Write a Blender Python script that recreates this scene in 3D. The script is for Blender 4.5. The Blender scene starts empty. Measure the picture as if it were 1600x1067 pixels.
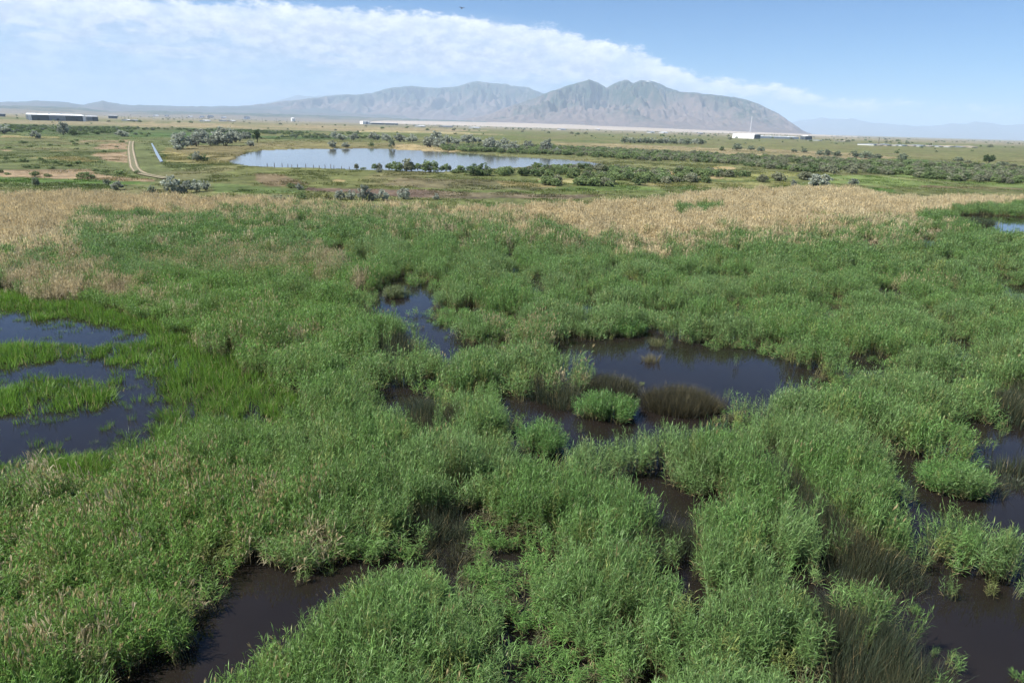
import bpy, math, random
import numpy as np

rng = np.random.default_rng(7)
random.seed(7)
sc = bpy.context.scene
COL = sc.collection
PI = math.pi

# ------------------------------------------------------------------ camera
CAM_H = 15.0
FPX = 1067.0                       # focal length in pixels of the 1600 x 1067 photograph (24 mm equivalent)
PITCH, ROLL = math.radians(17.55), math.radians(1.62)
f_ = np.array([0, math.cos(PITCH), -math.sin(PITCH)])
r0_ = np.array([1.0, 0, 0]); u0_ = np.cross(r0_, f_)
r_ = r0_ * math.cos(ROLL) + u0_ * math.sin(ROLL)
u_ = -r0_ * math.sin(ROLL) + u0_ * math.cos(ROLL)
camd = bpy.data.cameras.new('camera'); cam = bpy.data.objects.new('camera', camd); COL.objects.link(cam)
camd.sensor_width = 36; camd.lens = 36 * FPX / 1600; camd.clip_start = 0.5; camd.clip_end = 200000
from mathutils import Matrix
cam.matrix_world = Matrix(((r_[0], u_[0], -f_[0], 0), (r_[1], u_[1], -f_[1], 0), (r_[2], u_[2], -f_[2], CAM_H), (0, 0, 0, 1)))
sc.camera = cam

def ray(x, y):
    x = np.asarray(x, float); y = np.asarray(y, float)
    return f_ + ((x - 800) / FPX)[..., None] * r_ - ((y - 533.5) / FPX)[..., None] * u_

def G(x, y, z=0.0):
    """place on the level z that the photograph's point (x, y) shows"""
    d = ray(x, y); t = (z - CAM_H) / d[..., 2]
    return np.stack([t * d[..., 0], t * d[..., 1]], -1)

def azel(x, y):
    d = ray(x, y)
    return np.arctan2(d[..., 0], d[..., 1]), np.arctan2(d[..., 2], np.hypot(d[..., 0], d[..., 1]))

# ------------------------------------------------------------------ sky, sun, exposure
SUN_AZ, SUN_EL = math.radians(-102), math.radians(52)      # azimuth from the view direction (+Y) towards +X
world = bpy.data.worlds.new('World'); sc.world = world; world.use_nodes = True
nt = world.node_tree; N = nt.nodes; L = nt.links; N.clear()
def nd(t, **k):
    n = N.new(t)
    for a, b in k.items(): setattr(n, a, b)
    return n
def M(op, a, b=None, c=None, clamp=False):
    n = N.new('ShaderNodeMath'); n.operation = op; n.use_clamp = clamp
    for i, v in enumerate((a, b, c)):
        if v is None: continue
        if isinstance(v, (int, float)): n.inputs[i].default_value = v
        else: L.new(v, n.inputs[i])
    return n.outputs[0]
def SS(v, a, b):
    n = N.new('ShaderNodeMapRange'); n.interpolation_type = 'SMOOTHSTEP'
    for i, q in enumerate((v, a, b)):
        if isinstance(q, (int, float)): n.inputs[i].default_value = q
        else: L.new(q, n.inputs[i])
    return n.outputs[0]
sky = nd('ShaderNodeTexSky', sky_type='NISHITA', sun_disc=False, sun_elevation=SUN_EL, sun_rotation=SUN_AZ,
         altitude=1300, air_density=1.0, dust_density=0.15, ozone_density=3.5)
tc = nd('ShaderNodeTexCoord'); sp = nd('ShaderNodeSeparateXYZ'); L.new(tc.outputs['Generated'], sp.inputs[0])
AZ = M('MULTIPLY', M('ARCTAN2', sp.outputs[0], sp.outputs[1]), 180 / PI)
EL = M('MULTIPLY', M('ARCSINE', sp.outputs[2]), 180 / PI)
def curve_of(pts):
    """elevation (deg, as /20) of a line in the sky over azimuth"""
    a, e = azel(np.array([p[0] for p in pts]), np.array([p[1] for p in pts]))
    n = N.new('ShaderNodeFloatCurve'); c = n.mapping.curves[0]
    q = [(float(np.degrees(i) + 90) / 180, float(np.degrees(j)) / 20) for i, j in zip(a, e)]
    q = [(0.0, q[0][1])] + q + [(1.0, q[-1][1])]
    while len(c.points) < len(q): c.points.new(0.5, 0.5)
    for p, (X, Y) in zip(c.points, q): p.location = (X, Y); p.handle_type = 'VECTOR'
    n.mapping.update()
    L.new(M('DIVIDE', M('ADD', AZ, 90), 180), n.inputs['Value'])
    return M('MULTIPLY', n.outputs[0], 20)
def noise(su, sv, scale, detail, rough, off=0.0, dist=0.0):
    cb = N.new('ShaderNodeCombineXYZ'); L.new(M('MULTIPLY', AZ, su), cb.inputs[0]); L.new(M('MULTIPLY', EL, sv), cb.inputs[1]); cb.inputs[2].default_value = off
    n = N.new('ShaderNodeTexNoise'); n.inputs['Scale'].default_value = scale; n.inputs['Detail'].default_value = detail
    n.inputs['Roughness'].default_value = rough; n.inputs['Distortion'].default_value = dist; L.new(cb.outputs[0], n.inputs['Vector'])
    return n.outputs[0]
top = curve_of([(-250, -45), (0, -30), (200, -14), (400, -2), (480, 3), (640, 12), (760, 24), (850, 36), (900, 50), (950, 62), (1005, 72), (1030, 92), (1100, 116),
                (1170, 125), (1215, 127), (1290, 146), (1450, 158), (1600, 168), (1850, 172)])
low = curve_of([(-250, 40), (0, 52), (150, 60), (300, 64), (420, 84), (520, 104), (620, 116), (700, 124), (800, 130), (950, 140), (1100, 150), (1250, 164), (1450, 175), (1850, 190)])
n_big = noise(0.30, 0.75, 1.0, 5, 0.58); n_mid = noise(0.9, 1.8, 1.0, 7, 0.66, 3.7); n_wisp = noise(0.12, 0.8, 1.0, 5, 0.6, 8.1)
n_patch = noise(0.16, 0.55, 1.0, 2, 0.5, 21.0)
edge = M('SUBTRACT', M('ADD', M('ADD', top, M('MULTIPLY', M('SUBTRACT', n_mid, 0.5), 1.5)), M('MULTIPLY', M('SUBTRACT', n_big, 0.5), 1.1)), EL)   # > 0 below the top edge
m_top = SS(edge, 0.0, 0.6)
lowd = M('SUBTRACT', EL, M('ADD', low, M('MULTIPLY', M('SUBTRACT', n_big, 0.5), 5.0)))
m_low = SS(lowd, -0.6, 0.7)
bank = M('MULTIPLY', m_top, m_low)
# thinner lower banks and veil below the main bank
m_w = M('MULTIPLY', M('MULTIPLY', SS(n_wisp, 0.47, 0.62), M('MULTIPLY', SS(EL, 1.5, 3.6), SS(M('SUBTRACT', top, EL), 0.2, 1.6))), 0.85)
m_veil = M('MULTIPLY', SS(M('SUBTRACT', top, EL), -0.4, 2.5), M('ADD', 0.40, M('MULTIPLY', SS(n_patch, 0.35, 0.7), 0.28)))
cov = M('MAXIMUM', M('MULTIPLY', bank, M('ADD', 0.68, M('MULTIPLY', SS(n_big, 0.3, 0.6), 0.30))), M('MAXIMUM', m_w, m_veil), clamp=True)
# cloud brightness: bright sunlit tops, greyer bellies
br = M('ADD', M('MULTIPLY', SS(edge, 2.6, 0.1), 0.45), M('MULTIPLY', SS(n_mid, 0.35, 0.66), 0.55), clamp=True)
cc = nd('ShaderNodeMix', data_type='RGBA'); cc.inputs['A'].default_value = (6.0, 7.0, 8.8, 1); cc.inputs['B'].default_value = (11.4, 11.9, 13.0, 1); L.new(br, cc.inputs['Factor'])
mixc = nd('ShaderNodeMix', data_type='RGBA'); L.new(cov, mixc.inputs['Factor']); tn = nd('ShaderNodeMix', data_type='RGBA', blend_type='MULTIPLY'); tn.inputs['Factor'].default_value = 1; tn.inputs['B'].default_value = (.64, .94, 1.22, 1); L.new(sky.outputs[0], tn.inputs['A']); L.new(tn.outputs['Result'], mixc.inputs['A']); L.new(cc.outputs['Result'], mixc.inputs['B'])
bg = nd('ShaderNodeBackground'); bg.inputs['Strength'].default_value = 0.051; L.new(mixc.outputs['Result'], bg.inputs['Color'])
wo = nd('ShaderNodeOutputWorld'); L.new(bg.outputs[0], wo.inputs[0])

sund = bpy.data.lights.new('sun', 'SUN'); sund.energy = 5.0; sund.angle = math.radians(0.5); sund.color = (1.0, 0.955, 0.87)
sun = bpy.data.objects.new('sun', sund); COL.objects.link(sun)
sd = np.array([math.sin(SUN_AZ) * math.cos(SUN_EL), math.cos(SUN_AZ) * math.cos(SUN_EL), math.sin(SUN_EL)])
from mathutils import Vector
sun.rotation_euler = Vector(-sd).to_track_quat('-Z', 'Y').to_euler(); sun.location = (-60, 20, 80)
vs = sc.view_settings; vs.view_transform = 'Standard'; vs.look = 'None'; vs.gamma = 1; vs.use_curve_mapping = False; vs.exposure = 1.0
cy = sc.cycles; cy.max_bounces = 5; cy.diffuse_bounces = 2; cy.glossy_bounces = 2; cy.transmission_bounces = 3; cy.volume_bounces = 2; cy.use_adaptive_sampling = True; cy.adaptive_threshold = 0.018; cy.adaptive_min_samples = 24; cy.transparent_max_bounces = 4
cy.caustics_reflective = False; cy.caustics_refractive = False; cy.use_denoising = True; cy.denoiser = 'OPENIMAGEDENOISE'; cy.denoising_input_passes = 'RGB_ALBEDO_NORMAL'

# ------------------------------------------------------------------ numpy helpers
def vnoise(x, y, seed=0):
    xi = np.floor(x).astype(np.int64); yi = np.floor(y).astype(np.int64); xf = x - xi; yf = y - yi
    def h(a, b):
        n = (a * 374761393 + b * 668265263 + seed * 1442695041) & 0xffffffff
        n = ((n ^ (n >> 13)) * 1274126177) & 0xffffffff
        return ((n ^ (n >> 16)) & 0xffff) / 65535.0
    s = xf * xf * (3 - 2 * xf); t = yf * yf * (3 - 2 * yf)
    return (h(xi, yi) * (1 - s) + h(xi + 1, yi) * s) * (1 - t) + (h(xi, yi + 1) * (1 - s) + h(xi + 1, yi + 1) * s) * t
def fbm(x, y, o=4, seed=0):
    v = 0; a = 0.5; t = 0
    for i in range(o):
        v = v + a * vnoise(x * 2 ** i + 17.3 * i, y * 2 ** i - 9.1 * i, seed + i); t += a; a *= 0.5
    return v / t
def inside(P, poly):
    x, y = P[:, 0], P[:, 1]; r = np.zeros(len(P), bool); n = len(poly)
    bb = (x >= poly[:, 0].min()) & (x <= poly[:, 0].max()) & (y >= poly[:, 1].min()) & (y <= poly[:, 1].max())
    ix = np.nonzero(bb)[0]; x = x[ix]; y = y[ix]; q = np.zeros(len(ix), bool)
    for i in range(n):
        x1, y1 = poly[i]; x2, y2 = poly[(i + 1) % n]
        if y1 == y2: continue
        c = ((y1 > y) != (y2 > y)) & (x < (x2 - x1) * (y - y1) / (y2 - y1) + x1); q ^= c
    r[ix] = q
    return r
def edge_dist(P, poly, cap=1e9):
    d = np.full(len(P), cap); n = len(poly)
    for i in range(n):
        a = poly[i]; b = poly[(i + 1) % n]; ab = b - a; l2 = (ab ** 2).sum() + 1e-9
        t = np.clip(((P - a) @ ab) / l2, 0, 1); q = a + t[:, None] * ab
        d = np.minimum(d, np.hypot(*(P - q).T))
    return d
def smooth(x, a, b):
    t = np.clip((x - a) / (b - a), 0, 1); return t * t * (3 - 2 * t)
def px_poly(pts, z=0.0):
    p = np.array(pts, float); return G(p[:, 0], p[:, 1], z)

def mesh_np(name, V, F4=None, F3=None, mats=(), mi=None, attrs=None, smooth_=False):
    """mesh from numpy quads and triangles (fast path)"""
    me = bpy.data.meshes.new(name)
    V = np.asarray(V, np.float32); me.vertices.add(len(V)); me.vertices.foreach_set('co', V.ravel())
    loops = []; starts = []; tot = 0
    for F, k in ((F4, 4), (F3, 3)):
        if F is None or len(F) == 0: continue
        F = np.asarray(F, np.int32); loops.append(F.ravel()); starts.append(tot + np.arange(len(F)) * k); tot += F.size
    loops = np.concatenate(loops); starts = np.concatenate(starts)
    me.loops.add(len(loops)); me.loops.foreach_set('vertex_index', loops)
    me.polygons.add(len(starts)); me.polygons.foreach_set('loop_start', starts.astype(np.int32))
    if mi is not None: me.polygons.foreach_set('material_index', np.asarray(mi, np.int32))
    me.polygons.foreach_set('use_smooth', np.full(len(starts), smooth_, bool))
    me.update(calc_edges=True); me.validate()
    for m in mats: me.materials.append(m)
    for an, (ty, val) in (attrs or {}).items():
        a = me.attributes.new(an, ty, 'POINT')
        a.data.foreach_set('color' if ty == 'FLOAT_COLOR' else ('vector' if ty == 'FLOAT_VECTOR' else 'value'), np.asarray(val, np.float32 if ty != 'INT' else np.int32).ravel())
    return me
def link(name, me, parent=None, loc=None, rz=None, sc_=None):
    o = bpy.data.objects.new(name, me); COL.objects.link(o)
    if parent is not None: o.parent = parent
    if loc is not None: o.location = loc
    if rz is not None: o.rotation_euler = (0, 0, rz)
    if sc_ is not None: o.scale = sc_
    return o
def tag(o, label=None, cat=None, group=None, kind=None):
    if label: o['label'] = label
    if cat: o['category'] = cat
    if group: o['group'] = group
    if kind: o['kind'] = kind
    return o

class MB:
    """collects boxes and profiles into one mesh"""
    def __init__(s): s.v = []; s.f = []
    def box(s, a, b, R=None):
        n = len(s.v); (x0, y0, z0), (x1, y1, z1) = a, b
        s.v += [(x0, y0, z0), (x1, y0, z0), (x1, y1, z0), (x0, y1, z0), (x0, y0, z1), (x1, y0, z1), (x1, y1, z1), (x0, y1, z1)]
        s.f += [tuple(n + i for i in q) for q in ((0, 3, 2, 1), (4, 5, 6, 7), (0, 1, 5, 4), (1, 2, 6, 5), (2, 3, 7, 6), (3, 0, 4, 7))]
        return s
    def lathe(s, prof, k=12, c=(0, 0)):
        n = len(s.v)
        for (r, z) in prof:
            for i in range(k):
                a = 2 * PI * i / k; s.v.append((c[0] + r * math.cos(a), c[1] + r * math.sin(a), z))
        for j in range(len(prof) - 1):
            for i in range(k): s.f.append((n + j * k + i, n + j * k + (i + 1) % k, n + (j + 1) * k + (i + 1) % k, n + (j + 1) * k + i))
        s.f.append(tuple(n + i for i in reversed(range(k)))); s.f.append(tuple(n + (len(prof) - 1) * k + i for i in range(k)))
        return s
    def gable(s, x0, x1, y0, y1, z0, z1, t=0.25):
        n = len(s.v); ym = (y0 + y1) / 2
        s.v += [(x0, y0, z0), (x1, y0, z0), (x1, ym, z1), (x0, ym, z1), (x1, y1, z0), (x0, y1, z0)]
        s.v += [(x0, y0, z0 - t), (x1, y0, z0 - t), (x1, y1, z0 - t), (x0, y1, z0 - t)]
        s.f += [tuple(n + i for i in q) for q in ((0, 1, 2, 3), (3, 2, 4, 5), (6, 9, 8, 7), (0, 6, 7, 1), (5, 4, 8, 9), (0, 3, 5, 9, 6), (1, 7, 8, 4, 2))]
        return s
    def build(s, name, m, parent=None):
        me = bpy.data.meshes.new(name); me.from_pydata(s.v, [], s.f); me.update(); me.materials.append(m)
        return link(name, me, parent)

# ------------------------------------------------------------------ materials
def new_mat(name):
    m = bpy.data.materials.new(name); m.use_nodes = True; t = m.node_tree; t.nodes.clear()
    return m, t.nodes, t.links
def simple(name, col, rough=0.7, var=0.15, scale=0.5, spec=0.3):
    m, n, l = new_mat(name); o = n.new('ShaderNodeOutputMaterial'); b = n.new('ShaderNodeBsdfPrincipled'); l.new(b.outputs[0], o.inputs[0])
    b.inputs['Roughness'].default_value = rough; b.inputs['Specular IOR Level'].default_value = spec
    t = n.new('ShaderNodeTexNoise'); t.inputs['Scale'].default_value = scale; t.inputs['Detail'].default_value = 6
    c = n.new('ShaderNodeTexCoord'); l.new(c.outputs['Object'], t.inputs['Vector'])
    r = n.new('ShaderNodeMapRange'); r.inputs[3].default_value = 1 - var; r.inputs[4].default_value = 1 + var; l.new(t.outputs[0], r.inputs[0])
    x = n.new('ShaderNodeMix'); x.data_type = 'RGBA'; x.blend_type = 'MULTIPLY'; x.inputs['Factor'].default_value = 1
    x.inputs['A'].default_value = (*col, 1); l.new(r.outputs[0], x.inputs['B']); l.new(x.outputs['Result'], b.inputs['Base Color'])
    return m
def plant_mat(name, attr_type, drycol=(0.35, 0.29, 0.15), transl=0.40, rough=0.45, spec=0.32):
    """leaf colour from the plant's own 'col', mixed to straw by 'dry'"""
    m, n, l = new_mat(name); o = n.new('ShaderNodeOutputMaterial')
    a = n.new('ShaderNodeAttribute'); a.attribute_name = 'col'; a.attribute_type = attr_type
    d = n.new('ShaderNodeAttribute'); d.attribute_name = 'dry'; d.attribute_type = 'GEOMETRY'
    v = n.new('ShaderNodeAttribute'); v.attribute_name = 'var'; v.attribute_type = 'GEOMETRY'
    x = n.new('ShaderNodeMix'); x.data_type = 'RGBA'; l.new(d.outputs['Fac'], x.inputs['Factor']); l.new(a.outputs['Color'], x.inputs['A']); x.inputs['B'].default_value = (*drycol, 1)
    y = n.new('ShaderNodeMix'); y.data_type = 'RGBA'; y.blend_type = 'MULTIPLY'; y.inputs['Factor'].default_value = 1; l.new(x.outputs['Result'], y.inputs['A']); l.new(v.outputs['Color'], y.inputs['B'])
    b = n.new('ShaderNodeBsdfPrincipled'); b.inputs['Roughness'].default_value = rough; b.inputs['Specular IOR Level'].default_value = spec; l.new(y.outputs['Result'], b.inputs['Base Color'])
    t = n.new('ShaderNodeBsdfTranslucent'); l.new(y.outputs['Result'], t.inputs['Color'])
    s = n.new('ShaderNodeMixShader'); s.inputs[0].default_value = transl; l.new(b.outputs[0], s.inputs[1]); l.new(t.outputs[0], s.inputs[2]); l.new(s.outputs[0], o.inputs[0])
    return m
mat_reed_i = plant_mat('reed_leaves_scattered', 'INSTANCER'); mat_reed_g = plant_mat('reed_leaves', 'GEOMETRY')

def water_mat(name, col, bump, scale, rough=0.03):
    m, n, l = new_mat(name); o = n.new('ShaderNodeOutputMaterial'); b = n.new('ShaderNodeBsdfPrincipled'); l.new(b.outputs[0], o.inputs[0])
    b.inputs['IOR'].default_value = 1.333; b.inputs['Roughness'].default_value = rough; b.inputs['Specular IOR Level'].default_value = 0.5
    c = n.new('ShaderNodeTexCoord'); t = n.new('ShaderNodeTexNoise'); t.inputs['Scale'].default_value = scale; t.inputs['Detail'].default_value = 4; l.new(c.outputs['Object'], t.inputs['Vector'])
    u = n.new('ShaderNodeBump'); u.inputs['Strength'].default_value = bump; u.inputs['Distance'].default_value = 0.05; l.new(t.outputs[0], u.inputs['Height']); l.new(u.outputs[0], b.inputs['Normal'])
    t2 = n.new('ShaderNodeTexNoise'); t2.inputs['Scale'].default_value = 0.25; t2.inputs['Detail'].default_value = 5; l.new(c.outputs['Object'], t2.inputs['Vector'])
    x = n.new('ShaderNodeMix'); x.data_type = 'RGBA'; l.new(t2.outputs[0], x.inputs['Factor']); x.inputs['A'].default_value = (*[k * 0.6 for k in col], 1); x.inputs['B'].default_value = (*[k * 1.5 for k in col], 1)
    l.new(x.outputs['Result'], b.inputs['Base Color'])
    return m

# ------------------------------------------------------------------ layout of the marsh: open water (outlines in the photograph, laid on the water level)
def pond(pts, hn):
    """outline of the water one sees; where reeds of height hn stand on the near side the true bank lies nearer than the line of sight over them"""
    p = np.array(pts, float); n = len(p)
    area = 0.5 * np.sum(p[:, 0] * np.roll(p[:, 1], -1) - np.roll(p[:, 0], -1) * p[:, 1])
    t = np.roll(p, -1, 0) - np.roll(p, 1, 0); t /= np.hypot(*t.T)[:, None] + 1e-9
    ny = -t[:, 0] * np.sign(area)                     # outward normal, y down in the picture
    return G(p[:, 0], p[:, 1], np.zeros(n)) * (1 - (np.clip(ny, 0, 1) * hn / CAM_H)[:, None])
PONDS = [pond(p, h) for p, h in (
    ([(570, 460), (598, 454), (606, 436), (618, 434), (640, 449), (688, 449), (682, 460), (662, 482), (660, 496), (688, 512), (732, 548), (715, 556), (684, 556), (668, 530), (650, 512), (622, 508), (640, 486), (636, 474), (604, 476), (580, 474)], 1.50),
    ([(848, 546), (868, 533), (905, 527), (945, 530), (965, 530), (998, 522), (1004, 514), (1030, 522), (1066, 534), (1110, 541), (1160, 549), (1200, 560), (1240, 574), (1296, 580), (1282, 600), (1215, 608), (1130, 606), (1110, 650), (1104, 676), (1040, 676),
      (980, 682), (905, 690), (872, 720), (838, 716), (800, 716), (795, 690), (812, 672), (798, 640), (776, 618), (830, 628), (880, 648), (905, 646), (925, 610), (918, 570), (880, 552)], 1.38),
    ([(592, 606), (640, 606), (634, 620), (618, 640), (600, 642), (592, 628)], 1.23),
    ([(-60, 482), (0, 486), (60, 492), (130, 502), (215, 514), (232, 520), (190, 528), (130, 531), (70, 526), (20, 530), (-60, 532)], 0.55),
    ([(-60, 578), (20, 572), (90, 566), (170, 566), (230, 574), (250, 592), (258, 622), (235, 652), (200, 668), (130, 688), (40, 692), (-60, 698), (-60, 652), (0, 650), (70, 650), (130, 646), (172, 628), (186, 596), (150, 580), (90, 576), (20, 588), (-60, 592)], 0.85),
    ([(-60, 726), (0, 724), (22, 732), (10, 752), (-60, 758)], 0.85),
    ([(612, 870), (600, 880), (560, 908), (510, 950), (470, 978), (400, 1006), (330, 1046), (290, 1075), (180, 1100), (170, 1075), (240, 1050), (290, 1000), (318, 955), (340, 915), (378, 884), (420, 890), (470, 902), (520, 902), (566, 884)], 1.23),
    ([(935, 764), (952, 750), (1010, 746), (1050, 762), (1100, 792), (1108, 812), (1070, 815), (1020, 800), (960, 772)], 0.50),
    ([(1018, 895), (1050, 893), (1070, 905), (1080, 930), (1115, 962), (1080, 966), (1040, 948), (1020, 925)], 0.75),
    ([(1232, 905), (1260, 890), (1290, 900), (1270, 930), (1240, 925)], 0.95),
    ([(1366, 690), (1392, 692), (1420, 716), (1440, 738), (1448, 762), (1490, 782), (1540, 786), (1600, 770), (1660, 764), (1660, 880), (1600, 852), (1565, 838), (1520, 800), (1470, 796), (1440, 818), (1412, 816), (1396, 800), (1410, 760), (1400, 724)], 1.5),
    ([(1508, 666), (1560, 664), (1600, 674), (1660, 680), (1660, 705), (1600, 696), (1560, 690), (1530, 716), (1515, 700), (1524, 684)], 1.15),
    ([(1432, 886), (1475, 888), (1530, 898), (1600, 928), (1680, 950), (1700, 1150), (1560, 1150), (1490, 1080), (1460, 1020), (1420, 985), (1370, 952), (1420, 935), (1440, 910)], 0.55),
    ([(470, 692), (484, 692), (488, 704), (476, 712), (468, 704)], 0.55),
    ([(1494, 338), (1530, 336), (1570, 338), (1620, 342), (1620, 356), (1570, 356), (1530, 352), (1510, 346)], 1.70),
    ([(1436, 374), (1466, 373), (1466, 379), (1436, 379)], 1.50), ([(1340, 370), (1356, 374), (1374, 380), (1378, 386), (1364, 384), (1344, 377)], 1.40),
    ([(1568, 447), (1600, 446), (1620, 448), (1620, 460), (1585, 459)], 1.50), ([(828, 438), (846, 438), (850, 446), (832, 446)], 1.10), ([(910, 472), (926, 470), (932, 478), (914, 480)], 1.10),
    ([(1474, 534), (1520, 530), (1530, 538), (1500, 548), (1474, 544)], 1.10), ([(1064, 488), (1078, 490), (1076, 497), (1062, 496)], 0.60), ([(1098, 382), (1112, 384), (1112, 389), (1098, 388)], 0.60),
    ([(1335, 572), (1370, 566), (1385, 576), (1350, 582)], 0.60), ([(1380, 459), (1404, 460), (1400, 466), (1378, 465)], 0.60), ([(520, 388), (540, 390), (536, 395), (518, 393)], 0.50))]
# islands of vegetation inside the ponds that belong to the reed bed
LAKE = px_poly([(362, 256), (372, 247), (392, 239), (410, 235), (470, 233), (560, 232), (625, 234), (690, 237), (740, 241), (800, 245), (870, 249), (915, 252), (940, 256), (945, 260), (925, 262), (890, 263), (850, 262), (800, 264),
                (740, 267), (690, 270), (620, 268), (540, 266), (470, 264), (420, 262), (385, 260)])
CANAL = px_poly([(236.3, 226), (238.4, 226), (246.4, 240), (255, 255), (250.6, 256), (243.8, 244)])

# edge of the marsh towards the plain, and the line between straw and green reeds (photo x, y)
MARSH_TOP = np.array([(-300, 292), (0, 299), (130, 297), (200, 300), (300, 303), (400, 306), (500, 312), (600, 316), (700, 320), (800, 318), (860, 314), (960, 312), (1040, 308), (1080, 297), (1200, 294), (1300, 290), (1350, 294), (1400, 305), (1500, 304), (1600, 303), (1900, 308)], float)
DRY_LOW = np.array([(-300, 440), (0, 404), (60, 388), (95, 368), (120, 346), (250, 338), (400, 330), (520, 330), (640, 334), (760, 342), (860, 354), (940, 370), (1000, 380), (1080, 372), (1150, 362), (1220, 364), (1300, 352), (1400, 346), (1500, 336), (1600, 326), (1900, 322)], float)
def to_px(P, z=0.0):
    d = np.stack([P[:, 0], P[:, 1], np.full(len(P), z - CAM_H)], -1); w = d @ f_
    w = np.where(w > 0.1, w, 0.1)
    return 800 + FPX * (d @ r_) / w, 533.5 - FPX * (d @ u_) / w
top_g = px_poly(MARSH_TOP, 1.5); dry_g = px_poly(DRY_LOW, 1.2)
def beyond(P, line):
    """how far (ratio of distance) P lies beyond a line running across the view, in plan"""
    az = np.arctan2(P[:, 0], P[:, 1]); la = np.arctan2(line[:, 0], line[:, 1]); lr = np.hypot(*line.T); o = np.argsort(la)
    return np.hypot(*P.T) / np.interp(az, la[o], lr[o])

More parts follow.
